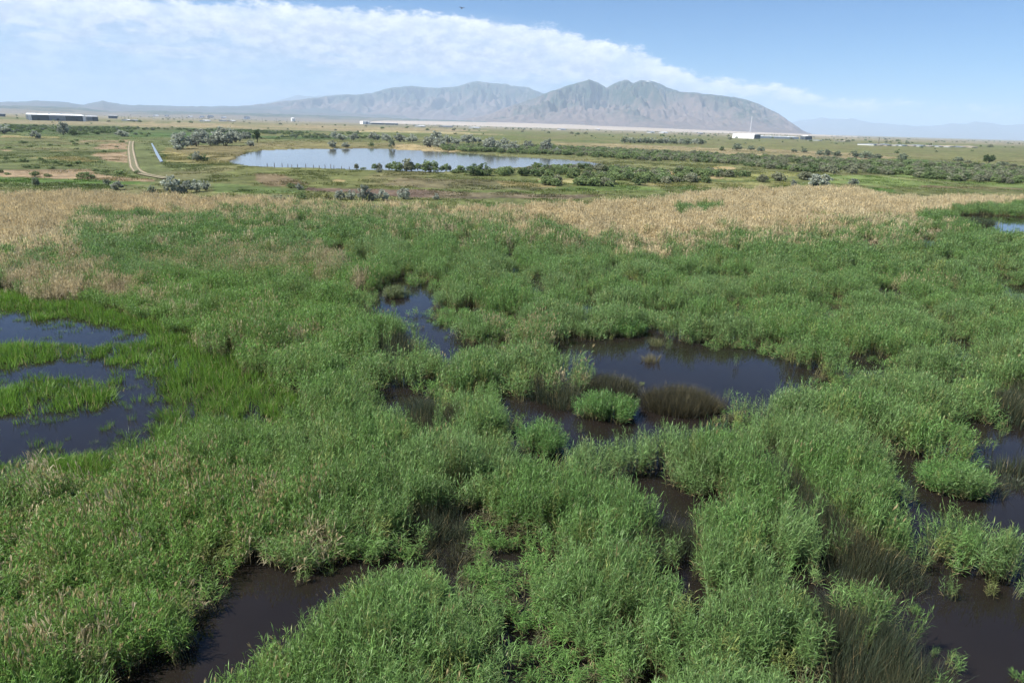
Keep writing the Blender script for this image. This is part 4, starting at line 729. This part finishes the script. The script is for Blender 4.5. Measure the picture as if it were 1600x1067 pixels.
for tn, (polys, lab) in THK.items():
    Q = []
    for p in polys:
        g = px_poly(p, 0.3); lo, hi = g.min(0), g.max(0); ar = 0.5 * abs(np.sum(g[:, 0] * np.roll(g[:, 1], -1) - np.roll(g[:, 0], -1) * g[:, 1])); n = int((hi - lo).prod() * 0.075)
        q = rng.uniform(lo, hi, (n, 2)); Q.append(q[inside(q, g)])
    Q = np.concatenate(Q); gap = fbm(Q[:, 0] / 9, Q[:, 1] / 14, 3, 111); Q = Q[gap > (0.42 if tn != 'north' else 0.3)]; Q = Q[np.argsort(np.hypot(*Q.T))]
    # nearest row first: thin by spacing
    take = []
    for q in Q:
        if len(take) < {'south': 90, 'north': 50, 'east': 130}[tn] and all((q[0] - t[0]) ** 2 + (q[1] - t[1]) ** 2 > 5.0 for t in take[-40:]): take.append(q)
        else: mass.append((q, tn))
    for q in take:
        kd = rs.choice(['green', 'green', 'dark', 'grey'] if tn != 'north' else ['green', 'green', 'dark']); 
        if tn == 'east': kd = rs.choice(['green', 'dark', 'grey', 'grey'])
        h = rs.uniform(2.0, 3.4); shrub_at(q, h * rs.uniform(1.1, 1.7), h, kd, lab, 'shrubs of the ' + {'south': 'lower right shore', 'north': 'far right shore', 'east': 'wide right'}[tn] + ' thicket')
# the belt on the left and the far tree lines join the mass
for p, dn, hmin, hmax in (([(-200, 192), (0, 196), (300, 203), (560, 208), (600, 217), (330, 217), (200, 214), (0, 208), (-200, 202)], 0.011, 1.6, 3.2), ([(-200, 186), (300, 197), (700, 209), (1100, 217), (1600, 231), (1900, 238), (1900, 262), (1600, 248), (1300, 238), (1100, 222), (700, 212), (-200, 196)], 0.00016, 1.5, 3.5)):
    g = px_poly(p, 0.3); lo, hi = g.min(0), g.max(0); q = rng.uniform(lo, hi, (int((hi - lo).prod() * dn), 2)); q = q[inside(q, g)]; cl = fbm(q[:, 0] / 60, q[:, 1] / 90, 3, 121); q = q[cl > 0.46]
    mass += [(k, 'belt') for k in q]
q = sector(1400, 5200, 0.75, 0.00007); q = q[fbm(q[:, 0] / 300, q[:, 1] / 500, 3, 131) > 0.52]; mass += [(k, 'far') for k in q]
print('mass shrubs', len(mass))
MQ = np.array([k for k, _ in mass]); nm = len(MQ); tn_ = np.array([t for _, t in mass])
kmesh = []
for k in ('green', 'dark', 'grey', 'sage'): kmesh += [x[0] for x in SHM[k][:3]]
kv = np.where(tn_ == 'east', rng.choice([0, 1, 2, 2], nm), np.where(tn_ == 'belt', rng.choice([0, 1, 1, 3], nm), rng.choice([0, 0, 1, 2], nm))) * 3 + rng.integers(0, 3, nm)
hh = np.where(tn_ == 'far', rng.uniform(3, 7, nm), np.where(tn_ == 'belt', rng.uniform(1.4, 3.2, nm), rng.uniform(1.8, 3.2, nm))); ww = hh * rng.uniform(1.2, 1.9, nm)
scatter('thicket_shrubbery', np.c_[MQ, np.full(nm, 0.22)], np.c_[np.zeros((nm, 2)), rng.uniform(0, 6.28, nm)], np.c_[ww, ww, hh], np.ones((nm, 3)), kv, kmesh, 'mass of dark green scrub in thickets and belts across the far plain', 'scrub')

# low meadow tufts over the plain
q = np.concatenate([sector(118, 330, 0.76, 0.45), sector(330, 620, 0.74, 0.07)]); q = q[beyond(q, top_g) > 1.0]; q = q[~inside(q, LAKE) & ~inside(q, CANAL)]
dd_ = edge_dist(q, pg, 50); q = q[dd_ > 3.0]; q = q[fbm(q[:, 0] / 7, q[:, 1] / 12, 3, 141) > 0.5]; pc = plain_col(q) * rng.uniform(0.95, 1.75, (len(q), 1)) * np.array((0.95, 1.03, 0.85)); bare = pc[:, 0] > pc[:, 1] * 1.25; kp = ~(bare & (rng.random(len(q)) < 0.75)); q = q[kp]; pc = pc[kp]; n_ = len(q); sw = rng.uniform(0.7, 1.6, n_)
scatter('meadow_grass', np.c_[q, np.full(n_, 0.28)], np.c_[np.zeros((n_, 2)), rng.uniform(0, 6.28, n_)], np.c_[sw, sw, rng.uniform(0.5, 1.3, n_)], pc, rng.integers(0, 4, n_), [lib_mesh('mead', i, mat_reed_i) for i in range(4)], 'short grass and low weeds over the flat plain beyond the marsh', 'grass')
print('meadow', n_)

# fence posts along the near shore of the lake
wood = simple('weathered_wood', (.10, .085, .07), 0.9, 0.25, 6)
def fence_post():
    b = MB(); b.lathe([(.11, -0.3), (.105, .6), (.09, 1.25), (.05, 1.32)], 8); me = bpy.data.meshes.new('fence_post'); me.from_pydata(b.v, [], b.f); me.update(); me.materials.append(wood); return me
pm = fence_post()
for i, (x, y) in enumerate(((418, 261.5), (429, 262), (441, 262.3), (450, 262.2), (456, 262.5), (465, 263), (478, 263.3), (490, 263.6), (499, 263.8), (508, 264), (517, 264.3), (522, 264.5), (534, 264.8), (546, 265))):
    P_ = G(np.array(float(x)), np.array(float(y)), 0.2); o = tag(link('fence_post', pm, None, (P_[0], P_[1], 0.2), rs.random() * 6), nth(i) + ' weathered post from the left along the near shore of the lake', 'fence post', 'posts along the near shore of the lake'); o.scale = (1, 1, rs.uniform(0.7, 1.2)); o.rotation_euler = (rs.uniform(-.06, .06), rs.uniform(-.06, .06), 0)

# ------------------------------------------------------------------ buildings on the far plain
white = simple('white_cladding', (.80, .80, .79), 0.6, 0.04, 0.1); slate_and_shade = simple('slate_cladding_and_shade', (.060, .075, .090), 0.6, 0.08, 0.1); grey = simple('grey_cladding', (.24, .26, .29), 0.6, 0.06, 0.1); roofm = simple('pale_roof', (.66, .67, .68), 0.7, 0.06, 0.1); darkg = simple('dark_opening', (.03, .035, .045), 0.4, 0.1, 0.5); tanw = simple('tan_wall', (.42, .36, .29), 0.8, 0.08, 0.2); blueg = simple('blue_grey_cladding', (.58, .61, .64), 0.6, 0.05, 0.1)
def root(name, P, ang, label, cat, group=None):
    e = bpy.data.objects.new(name, None); COL.objects.link(e); e.location = (P[0], P[1], 0.1); e.rotation_euler = (0, 0, ang); return tag(e, label, cat, group)
def span(x0, x1, y0, y1=None):
    A = G(np.array(float(x0)), np.array(float(y0))); B = G(np.array(float(x1)), np.array(float(y1 if y1 is not None else y0))); d = B - A; return A, float(np.hypot(*d)), math.atan2(d[1], d[0])
def hall(name, x0, x1, y0, y1, h, depth, panels, label, roof=roofm, endm=slate_and_shade, doors=0):
    A, w, an = span(x0, x1, y0, y1)
    if x1 < 300:                                             # the warehouses at the left turn their long side to the viewer
        Cn = A + np.array([math.cos(an), math.sin(an)]) * w / 2; an2 = -math.atan2(Cn[0], Cn[1]) + 0.05; w *= math.cos(an - an2); an = an2; A = Cn - np.array([math.cos(an), math.sin(an)]) * w / 2
    e = root(name, A, an, label, 'warehouse' if depth > 40 else 'building')
    MB().box((0.4, 0.4, -1), (w - 0.4, depth - 0.4, h - 0.6)).build('wall_core', grey, e)
    x = 0
    for fr, m_ in panels:
        MB().box((x * w + 0.05, 0, -1), ((x + fr) * w - 0.05, 0.38, h)).build('wall_panel', m_, e); x += fr
    MB().box((0, 0.42, -1), (0.38, depth, h)).build('end_wall', endm, e); MB().box((w - 0.38, 0.42, -1), (w, depth, h)).build('end_wall', endm, e)
    rf = MB().gable(0.1, w - 0.1, 0.1, depth - 0.1, h + 0.35, h + (2.6 if depth > 80 else 1.2), 0.3).build('roof', roof, e)
    for i in range(4):
        t = (i + 0.6) / 4.4 * w; MB().box((t, depth * 0.3, h + 0.4), (t + 4, depth * 0.3 + 3, h + 3.0 if depth > 80 else h + 1.9)).build('roof_unit', white, rf)
    for i in range(doors):
        t = (i + 0.5) / doors * w; MB().box((t - 1.9, -0.10, 0), (t + 1.9, -0.003, 4.2)).build('loading_door', darkg, e)
    return e
hall('long_warehouse', 46, 133, 188.6, 190.2, 9.6, 200, [(.05, white), (.30, slate_and_shade), (.29, grey), (.31, slate_and_shade), (.05, white)], 'long low warehouse with dark and grey wall bands and white roof at the left', doors=3)
hall('warehouse_wing', 136, 154, 189.6, 190.0, 8.6, 60, [(.5, grey), (.5, slate_and_shade)], 'small grey warehouse just right of the long dark warehouse', doors=0)
hall('distant_warehouse', -40, 8, 181.8, 182.8, 7, 40, [(.4, slate_and_shade), (.35, grey), (.25, slate_and_shade)], 'hazy blue grey warehouse at the left edge behind the long one', roof=grey)
hall('dark_shed', 170, 184, 185.5, 185.9, 9, 30, [(1, slate_and_shade)], 'small dark hall alone right of the warehouses', doors=1)
hall('white_building', 1144, 1178, 216.2, 217.4, 9.2, 32, [(.33, white), (.34, white), (.33, white)], 'bright white long building on the right plain before the mountain', roof=white, endm=slate_and_shade, doors=0)  # dark end walls: shade on the side away from the sun, put into colour
hall('pale_hall', 1186, 1248, 216.4, 218.0, 5.0, 50, [(.25, roofm), (.25, blueg), (.25, roofm), (.25, blueg)], 'long pale blue grey hall right of the bright white building', roof=blueg, endm=blueg, doors=0)
hall('dark_hall', 1250, 1258, 218.6, 218.9, 8.5, 25, [(1, slate_and_shade)], 'small dark hall at the right end of the pale hall', doors=1)
hall('white_plant', 567, 579, 194.3, 194.6, 13, 30, [(.4, white), (.25, grey), (.35, white)], 'small white plant building beside a dark low shed left of centre', roof=white, endm=white)
hall('long_dark_shed', 580, 622, 194.8, 195.9, 8, 40, [(1, slate_and_shade)], 'long low dark shed right of the small white plant building')
# round white tank
P_ = G(np.array(458.), np.array(190.3)); e = root('water_tank', P_, 0, 'round white water tank on the horizon left of the lake', 'tank')
MB().lathe([(12, 0), (12, 17), (11.6, 17.3)], 28).build('tank_wall', white, e); MB().lathe([(12.3, 17.4), (11.5, 19.2), (8, 21.2), (3, 22.2), (0.3, 22.4)], 28).build('tank_roof', white, e); MB().box((-0.8, -12.5, 0), (0.8, -12.05, 17)).build('ladder', grey, e)
# smelter chimney
d = ray(np.array(1172.), np.array(208.)); P_ = np.array([d[0], d[1]]) / d[1] * 6900; e = root('smokestack', P_, 0, 'very tall slender pale smokestack before the foot of the mountain', 'chimney')
MB().lathe([(6.5, 0), (5.2, 60), (4.2, 130), (3.6, 158)], 20).build('shaft', simple('concrete_pale', (.42, .41, .40), 0.8, 0.05, 0.02), e); MB().lathe([(4.0, 158), (4.0, 161), (3.4, 161.2)], 20).build('rim', grey, e)
# white works at the right
for i, (x, w, hpx) in enumerate(((1368, 8, 3.2), (1378, 10, 2.4), (1390, 12, 3.0), (1403, 9, 2.2), (1414, 14, 2.6), (1430, 10, 2.0), (1443, 13, 2.8), (1458, 12, 2.0), (1472, 14, 2.2), (1489, 16, 2.4), (1507, 14, 1.8), (1523, 12, 2.6), (1282, 8, 1.6), (1326, 10, 1.6))):
    y = 228.0 + 0.022 * (x - 1368) if x > 1360 else 220.6 + 0.03 * (x - 1282); w *= 0.72; A, wd, an = span(x - w / 2., x + w / 2., y); s = px_per_m(A); h = hpx * 0.72 / s; e = root('works_hall', A, an, nth((i + 2) % 14) + ' pale hall from the left in the row below the far right mountains', 'building', 'white works below the far right mountains')
    MB().box((0, 0, -1), (wd, 24, h * 0.75)).build('wall', [roofm, grey, tanw][i % 3] if i % 4 else white, e); MB().gable(-0.4, wd + 0.4, -0.5, 24.5, h * 0.75 + 0.3, h * 1.1 + 0.4).build('roof', [grey, tanw][i % 2], e); MB().box((wd * .4, -0.1, 0), (wd * .6, -0.003, h * .45)).build('door', darkg, e)
# far houses on the left plain
for i, (x, y, w) in ranked(((204, 189.5, 5), (215, 190.2, 7), (246, 180.5, 6), (263, 180.6, 5), (300, 182.4, 6), (318, 181.5, 5), (331, 178.6, 7), (352, 183.0, 5), (388, 181.0, 7), (325, 190.4, 9), (352, 190.2, 5), (366, 190.6, 7), (700, 199.5, 16), (745, 201.2, 12), (660, 198.6, 10), (936, 204.0, 4), (880, 203.6, 8), (1020, 208.3, 6), (1040, 208.8, 8), (1096, 210.2, 6))):
    hy = 196 + 0.0283 * (x - 800); yy = max(y, hy + 3.0); A, wd, an = span(x - w / 2., x + w / 2., yy); s = px_per_m(A); hh_ = min(2.2 / s, 14) + max(0, (yy - y)) / s * 0.4; e = root('distant_house', A, an, nth(i) + ' small pale house from the left on the hazy far plain', 'house', 'pale houses far off on the hazy plain')
    MB().box((0, 0, -1), (wd, 16, hh_ * .6)).build('wall', [white, tanw, white][i % 3], e); MB().gable(-0.5, wd + 0.5, -0.8, 16.8, hh_ * .6 + 0.3, hh_ + 0.4).build('roof', [roofm, grey][i % 2], e); MB().box((wd * .3, -0.1, 0.2), (wd * .45, -0.003, hh_ * .45)).build('door', darkg, e)
# poles
def pole(x, y, h, label, group=None):
    P_ = G(np.array(float(x)), np.array(float(y))); e = root('utility_pole', P_, 0.25, label, 'utility pole', group)
    MB().lathe([(.45, -1), (.40, h * .5), (.30, h)], 8).build('mast', wood, e); MB().box((-1.6, -0.12, h - 1.4), (1.6, 0.12, h - 1.1)).build('cross_arm', wood, e)
    for q in (-1.4, -0.7, 0.7, 1.4): MB().lathe([(.08, h - 1.09), (.1, h - 0.95), (.05, h - 0.75)], 6, (q, 0)).build('insulator', grey, e)
pole(1372, 228, 12.5, 'dark utility pole standing alone before the white works at the right')
for i, x in ranked((264, 285, 302, 319, 410, 432, 449, 205, 1316, 1210)): pole(x, 187.5 + 0.026 * (x - 264), 15, nth(i) + ' thin utility pole from the left across the hazy far plain', 'utility poles across the hazy far plain')

# ------------------------------------------------------------------ mountains
def mtn_mat(name, low, high, rock, snow=False):
    m, n, l = new_mat(name); o = n.new('ShaderNodeOutputMaterial'); b = n.new('ShaderNodeBsdfPrincipled'); l.new(b.outputs[0], o.inputs[0]); b.inputs['Roughness'].default_value = 0.95; b.inputs['Specular IOR Level'].default_value = 0.05
    at = n.new('ShaderNodeAttribute'); at.attribute_name = 'up'; sn = n.new('ShaderNodeAttribute'); sn.attribute_name = 'snow'; c = n.new('ShaderNodeTexCoord')
    t = n.new('ShaderNodeTexNoise'); t.inputs['Scale'].default_value = 0.0016; t.inputs['Detail'].default_value = 9; t.inputs['Roughness'].default_value = 0.65; l.new(c.outputs['Object'], t.inputs['Vector'])
    t2 = n.new('ShaderNodeTexNoise'); t2.inputs['Scale'].default_value = 0.007; t2.inputs['Detail'].default_value = 8; t2.inputs['Roughness'].default_value = 0.7; l.new(c.outputs['Object'], t2.inputs['Vector'])
    a = n.new('ShaderNodeMath'); a.operation = 'ADD'; l.new(at.outputs['Fac'], a.inputs[0]); s_ = n.new('ShaderNodeMapRange'); s_.inputs[1].default_value = 0.3; s_.inputs[2].default_value = 0.7; s_.inputs[3].default_value = -0.45; s_.inputs[4].default_value = 0.45; l.new(t.outputs[0], s_.inputs[0]); l.new(s_.outputs[0], a.inputs[1])
    r = n.new('ShaderNodeValToRGB'); r.color_ramp.elements[0].position = 0.25; r.color_ramp.elements[0].color = (*low, 1); r.color_ramp.elements[1].position = 0.72; r.color_ramp.elements[1].color = (*high, 1); l.new(a.outputs[0], r.inputs[0])
    r2 = n.new('ShaderNodeMapRange'); r2.inputs[1].default_value = 0.5; r2.inputs[2].default_value = 0.66; l.new(t2.outputs[0], r2.inputs[0]); r3 = n.new('ShaderNodeMath'); r3.operation = 'MULTIPLY'; r3.inputs[1].default_value = 0.55; l.new(r2.outputs[0], r3.inputs[0])
    x = n.new('ShaderNodeMix'); x.data_type = 'RGBA'; l.new(r3.outputs[0], x.inputs['Factor']); l.new(r.outputs[0], x.inputs['A']); x.inputs['B'].default_value = (*rock, 1)
    y = n.new('ShaderNodeMix'); y.data_type = 'RGBA'; l.new(sn.outputs['Fac'], y.inputs['Factor']); l.new(x.outputs['Result'], y.inputs['A']); y.inputs['B'].default_value = (.85, .87, .9, 1); l.new(y.outputs['Result'], b.inputs['Base Color'])
    return m
def range_(name, prof, Rc, Rf, mat, step=2.0, rows=56, spur=0.5, seed=0, snow=(), Rb=None, power=1.25):
    p = np.array(prof, float); xs = np.arange(p[0, 0], p[-1, 0] + step, step); ys = np.interp(xs, p[:, 0], p[:, 1]) + (fbm(xs / 7, xs * 0 + seed, 4, seed) - 0.5) * 2.2
    az, el = azel(xs, ys); hc = CAM_H + np.tan(np.maximum(el, -0.0005)) * Rc; hc = np.maximum(hc, 2.0)
    s = np.concatenate([np.linspace(0, 1, rows), 1 + np.linspace(0, 1, 8)[1:]]); Rb = Rb or Rc * 1.25
    S_, A_ = np.meshgrid(s, az, indexing='ij'); Rr = np.where(S_ <= 1, Rf + (Rc - Rf) * S_, Rc + (Rb - Rc) * (S_ - 1)); X = Rr * np.sin(A_); Y = Rr * np.cos(A_)
    H = hc[None, :] * np.where(S_ <= 1, np.clip(S_, 0, 1) ** power, np.clip(2 - S_, 0, 1)); L0 = Rc * 0.07
    warp = fbm(X / L0 * 0.7, Y / L0 * 0.5, 3, seed + 7) * 1.6
    rid = 1 - np.abs(2 * fbm(X / L0 + warp, Y / (L0 * 2.6) + warp * 0.4, 5, seed + 1) - 1); rid2 = 1 - np.abs(2 * fbm(X / (L0 * .35) + warp, Y / (L0 * .8), 4, seed + 2) - 1)
    rid3 = 1 - np.abs(2 * fbm(X / (L0 * .13) + warp, Y / (L0 * .3), 3, seed + 3) - 1)
    env = np.clip(S_ * (1 - S_) * 4, 0, 1) * (S_ <= 1)
    H = H * (1 + env * spur * ((rid - 0.72) * 2.6 + (rid2 - 0.72) * 1.3 + (rid3 - 0.72) * 0.7)); lim = CAM_H + (hc[None, :] - CAM_H) * Rr / Rc * (0.985 - 0.02 * env); H = np.where(S_ < 1, np.minimum(H, np.maximum(lim, 1.0)), H); H = np.maximum(H, 0) - 1.5 * (S_ < 0.01) - 2.0 * (S_ > 1.99)
    na_ = len(az); idx = np.arange(S_.size).reshape(S_.shape); F = np.stack([idx[:-1, :-1], idx[1:, :-1], idx[1:, 1:], idx[:-1, 1:]], -1).reshape(-1, 4)[:, ::-1]
    up = np.clip(H / (hc.max() * 0.85), 0, 1); sno = np.zeros(S_.shape)
    for (sx, sw, s0, s1) in snow: sno = np.maximum(sno, np.exp(-((xs - sx) / sw) ** 2)[None, :] * (S_ > s0) * (S_ < s1) * smooth(fbm(X / 90, Y / 200, 3, 77), 0.40, 0.5))
    o = link(name, mesh_np(name, np.stack([X, Y, H], -1).reshape(-1, 3), F, None, [mat], attrs={'up': ('FLOAT', up.ravel()), 'snow': ('FLOAT', sno.ravel())}, smooth_=True))
    return tag(o, kind='structure')
m_main = mtn_mat('mountain_slope', (.125, .096, .084), (.026, .044, .030), (.20, .145, .118)); m_far = mtn_mat('far_mountain_slope', (.13, .13, .13), (.10, .12, .12), (.18, .18, .18)); m_foot = mtn_mat('foothill_slope', (.10, .09, .08), (.055, .065, .055), (.16, .135, .115))
range_('mountain', [(330, 170), (380, 166), (420, 162), (440, 159), (470, 155.5), (500, 152), (530, 148.5), (560, 148), (580, 146), (604, 139), (620, 136), (640, 135), (670, 137), (700, 137), (715, 135), (730, 130), (745, 127), (760, 129), (775, 131), (790, 131), (800, 134), (825, 137), (840, 143), (853, 147), (880, 152), (930, 165), (980, 185), (1000, 198)],
       17500, 11800, m_main, 1.6, 90, 0.95, 5, [(795, 4, .97, 1.01), (754, 2.5, .93, .97)], None, 1.45)
range_('mountain', [(690, 192), (730, 186), (765, 178), (790, 168), (815, 160), (838, 152), (853, 146), (870, 140), (885, 135), (905, 129), (920, 124.5), (935, 129), (948, 137.5), (960, 131), (975, 125), (982, 126), (990, 130.5), (1000, 126), (1015, 126), (1030, 131), (1045, 138), (1060, 143), (1080, 145), (1100, 147), (1130, 150), (1145, 152), (1165, 156), (1185, 163), (1200, 170), (1215, 177), (1230, 187), (1245, 198), (1258, 206), (1268, 210)],
       12500, 8200, m_main, 1.3, 120, 0.95, 3, [(1013, 3, .965, 1.0), (973, 1.5, .90, .96)], None, 1.4)
range_('hill', [(-700, 170), (-400, 160), (-200, 156), (0, 160), (60, 157.5), (100, 159.5), (132, 164), (148, 160), (160, 157.5), (172, 160), (190, 163.5), (230, 165), (300, 166.5), (400, 166), (470, 166), (560, 172), (640, 178)], 15500, 9500, m_foot, 3, 30, 0.3, 13)
range_('hill', [(-700, 172), (-300, 166), (0, 165.5), (60, 166), (130, 169), (170, 174), (240, 173.5), (330, 176), (420, 178), (520, 181), (640, 186), (760, 190)], 9300, 5600, mtn_mat('wooded_hill', (.16, .14, .11), (.055, .075, .06), (.20, .17, .14)), 3, 30, 0.3, 23)
range_('far_mountain', [(390, 166), (430, 158), (450, 153), (465, 149), (480, 151), (500, 150), (530, 147), (560, 152)], 26000, 20000, m_far, 3, 20, 0.3, 33)
range_('far_mountain', [(1160, 206), (1225, 196), (1250, 188), (1270, 186), (1285, 183), (1300, 186), (1330, 185), (1345, 188), (1360, 192), (1400, 194), (1430, 197), (1460, 197), (1480, 194), (1510, 193), (1525, 190), (1550, 193), (1570, 196), (1600, 194), (1640, 192), (1700, 197), (1800, 203), (2000, 208), (2300, 214)], 31000, 23000, m_far, 3, 34, 0.5, 43, [(1285, 10, .95, 1.02), (1318, 10, .96, 1.02), (1346, 6, .97, 1.02)])
# pale flat-topped embankment below the mountain
emb = mtn_mat('pale_tailings', (.32, .275, .23), (.36, .31, .26), (.40, .35, .30)); xs = np.arange(540, 1345, 5.0); tp = np.interp(xs, [540, 600, 700, 800, 900, 1000, 1100, 1200, 1300, 1345], [193, 189, 190, 192, 195.5, 199.5, 203.5, 207.5, 212, 215.5]); az, el = azel(xs, tp); Rc_ = 6600.; hz = CAM_H + np.tan(el) * Rc_
hz = np.maximum(hz + (fbm(xs / 30, xs * 0, 3, 5) - .5) * 4, 3); rowsR = [5650, 5800, 6350, 6600, 7400, 7600]; fr = [-0.03, 0.10, 0.85, 1.0, 1.0, -0.03]
V = np.concatenate([np.stack([R_ * np.sin(az), R_ * np.cos(az), hz * k], -1) for R_, k in zip(rowsR, fr)]); k = len(xs); idx = np.arange(len(V)).reshape(6, k); F = np.stack([idx[:-1, :-1], idx[1:, :-1], idx[1:, 1:], idx[:-1, 1:]], -1).reshape(-1, 4)[:, ::-1]
tag(link('embankment', mesh_np('embankment', V, F, None, [emb], attrs={'up': ('FLOAT', np.full(len(V), .5)), 'snow': ('FLOAT', np.zeros(len(V)))}, smooth_=True)), kind='structure')

# ------------------------------------------------------------------ bird
def bird():
    e = bpy.data.objects.new('bird', None); COL.objects.link(e); d = ray(np.array(722.), np.array(13.5)); d = d / np.linalg.norm(d); p = np.array([0, 0, CAM_H]) + d * 120; e.location = p; e.rotation_euler = (0.15, -0.5, 0.9)
    fe = simple('bird_feathers', (.06, .06, .065), 0.7, 0.2, 10); b = MB()
    prof = [(-.27, .004, .0), (-.2, .03, 0), (-.08, .065, -.01), (.05, .07, 0), (.14, .045, .02), (.19, .04, .035), (.23, .025, .035), (.28, .003, .03)]
    for (x, r, z) in prof:
        for i in range(8): a = 2 * PI * i / 8; b.v.append((x, r * math.cos(a), z + r * .9 * math.sin(a)))
    for j in range(len(prof) - 1):
        for i in range(8): b.f.append((j * 8 + i, j * 8 + (i + 1) % 8, (j + 1) * 8 + (i + 1) % 8, (j + 1) * 8 + i))
    b.build('body', fe, e)
    for s in (-1, 1):
        w = MB(); sec = [(0.03, .10, -.10, .02), (.22, .12, -.08, .12), (.42, .07, -.09, .16), (.60, -.04, -.08, .12)]
        for (y, f0, b0, z) in sec: w.v += [(f0, s * y, z + .012), (b0, s * y, z + .006), (b0, s * y, z), (f0, s * y, z - .006)]
        for j in range(3):
            for i in range(4): q = (j * 4 + i, j * 4 + (i + 1) % 4, (j + 1) * 4 + (i + 1) % 4, (j + 1) * 4 + i); w.f.append(q if s > 0 else q[::-1])
        w.build('wing', fe, e)
    t = MB(); t.v += [(-.2, -.03, .01), (-.2, .03, .01), (-.36, .06, .0), (-.36, -.06, .0), (-.2, -.03, -.005), (-.2, .03, -.005), (-.36, .06, -.008), (-.36, -.06, -.008)]; t.f += [(0, 1, 2, 3), (7, 6, 5, 4), (0, 4, 5, 1), (2, 6, 7, 3), (1, 5, 6, 2), (3, 7, 4, 0)]; t.build('tail', fe, e)
    return tag(e, 'dark bird flying in the blue just above the cloud bank', 'bird')
bird()

# ------------------------------------------------------------------ haze
m, n, l = new_mat('haze_air'); o = n.new('ShaderNodeOutputMaterial'); v = n.new('ShaderNodeVolumePrincipled'); v.inputs['Color'].default_value = (.58, .74, .95, 1); v.inputs['Density'].default_value = 6.2e-5; v.inputs['Anisotropy'].default_value = 0.0; l.new(v.outputs[0], o.inputs['Volume'])
hb = MB().box((-47000, -47000, -3.0), (47000, 47000, 900)).build('haze', m); tag(hb, kind='stuff')
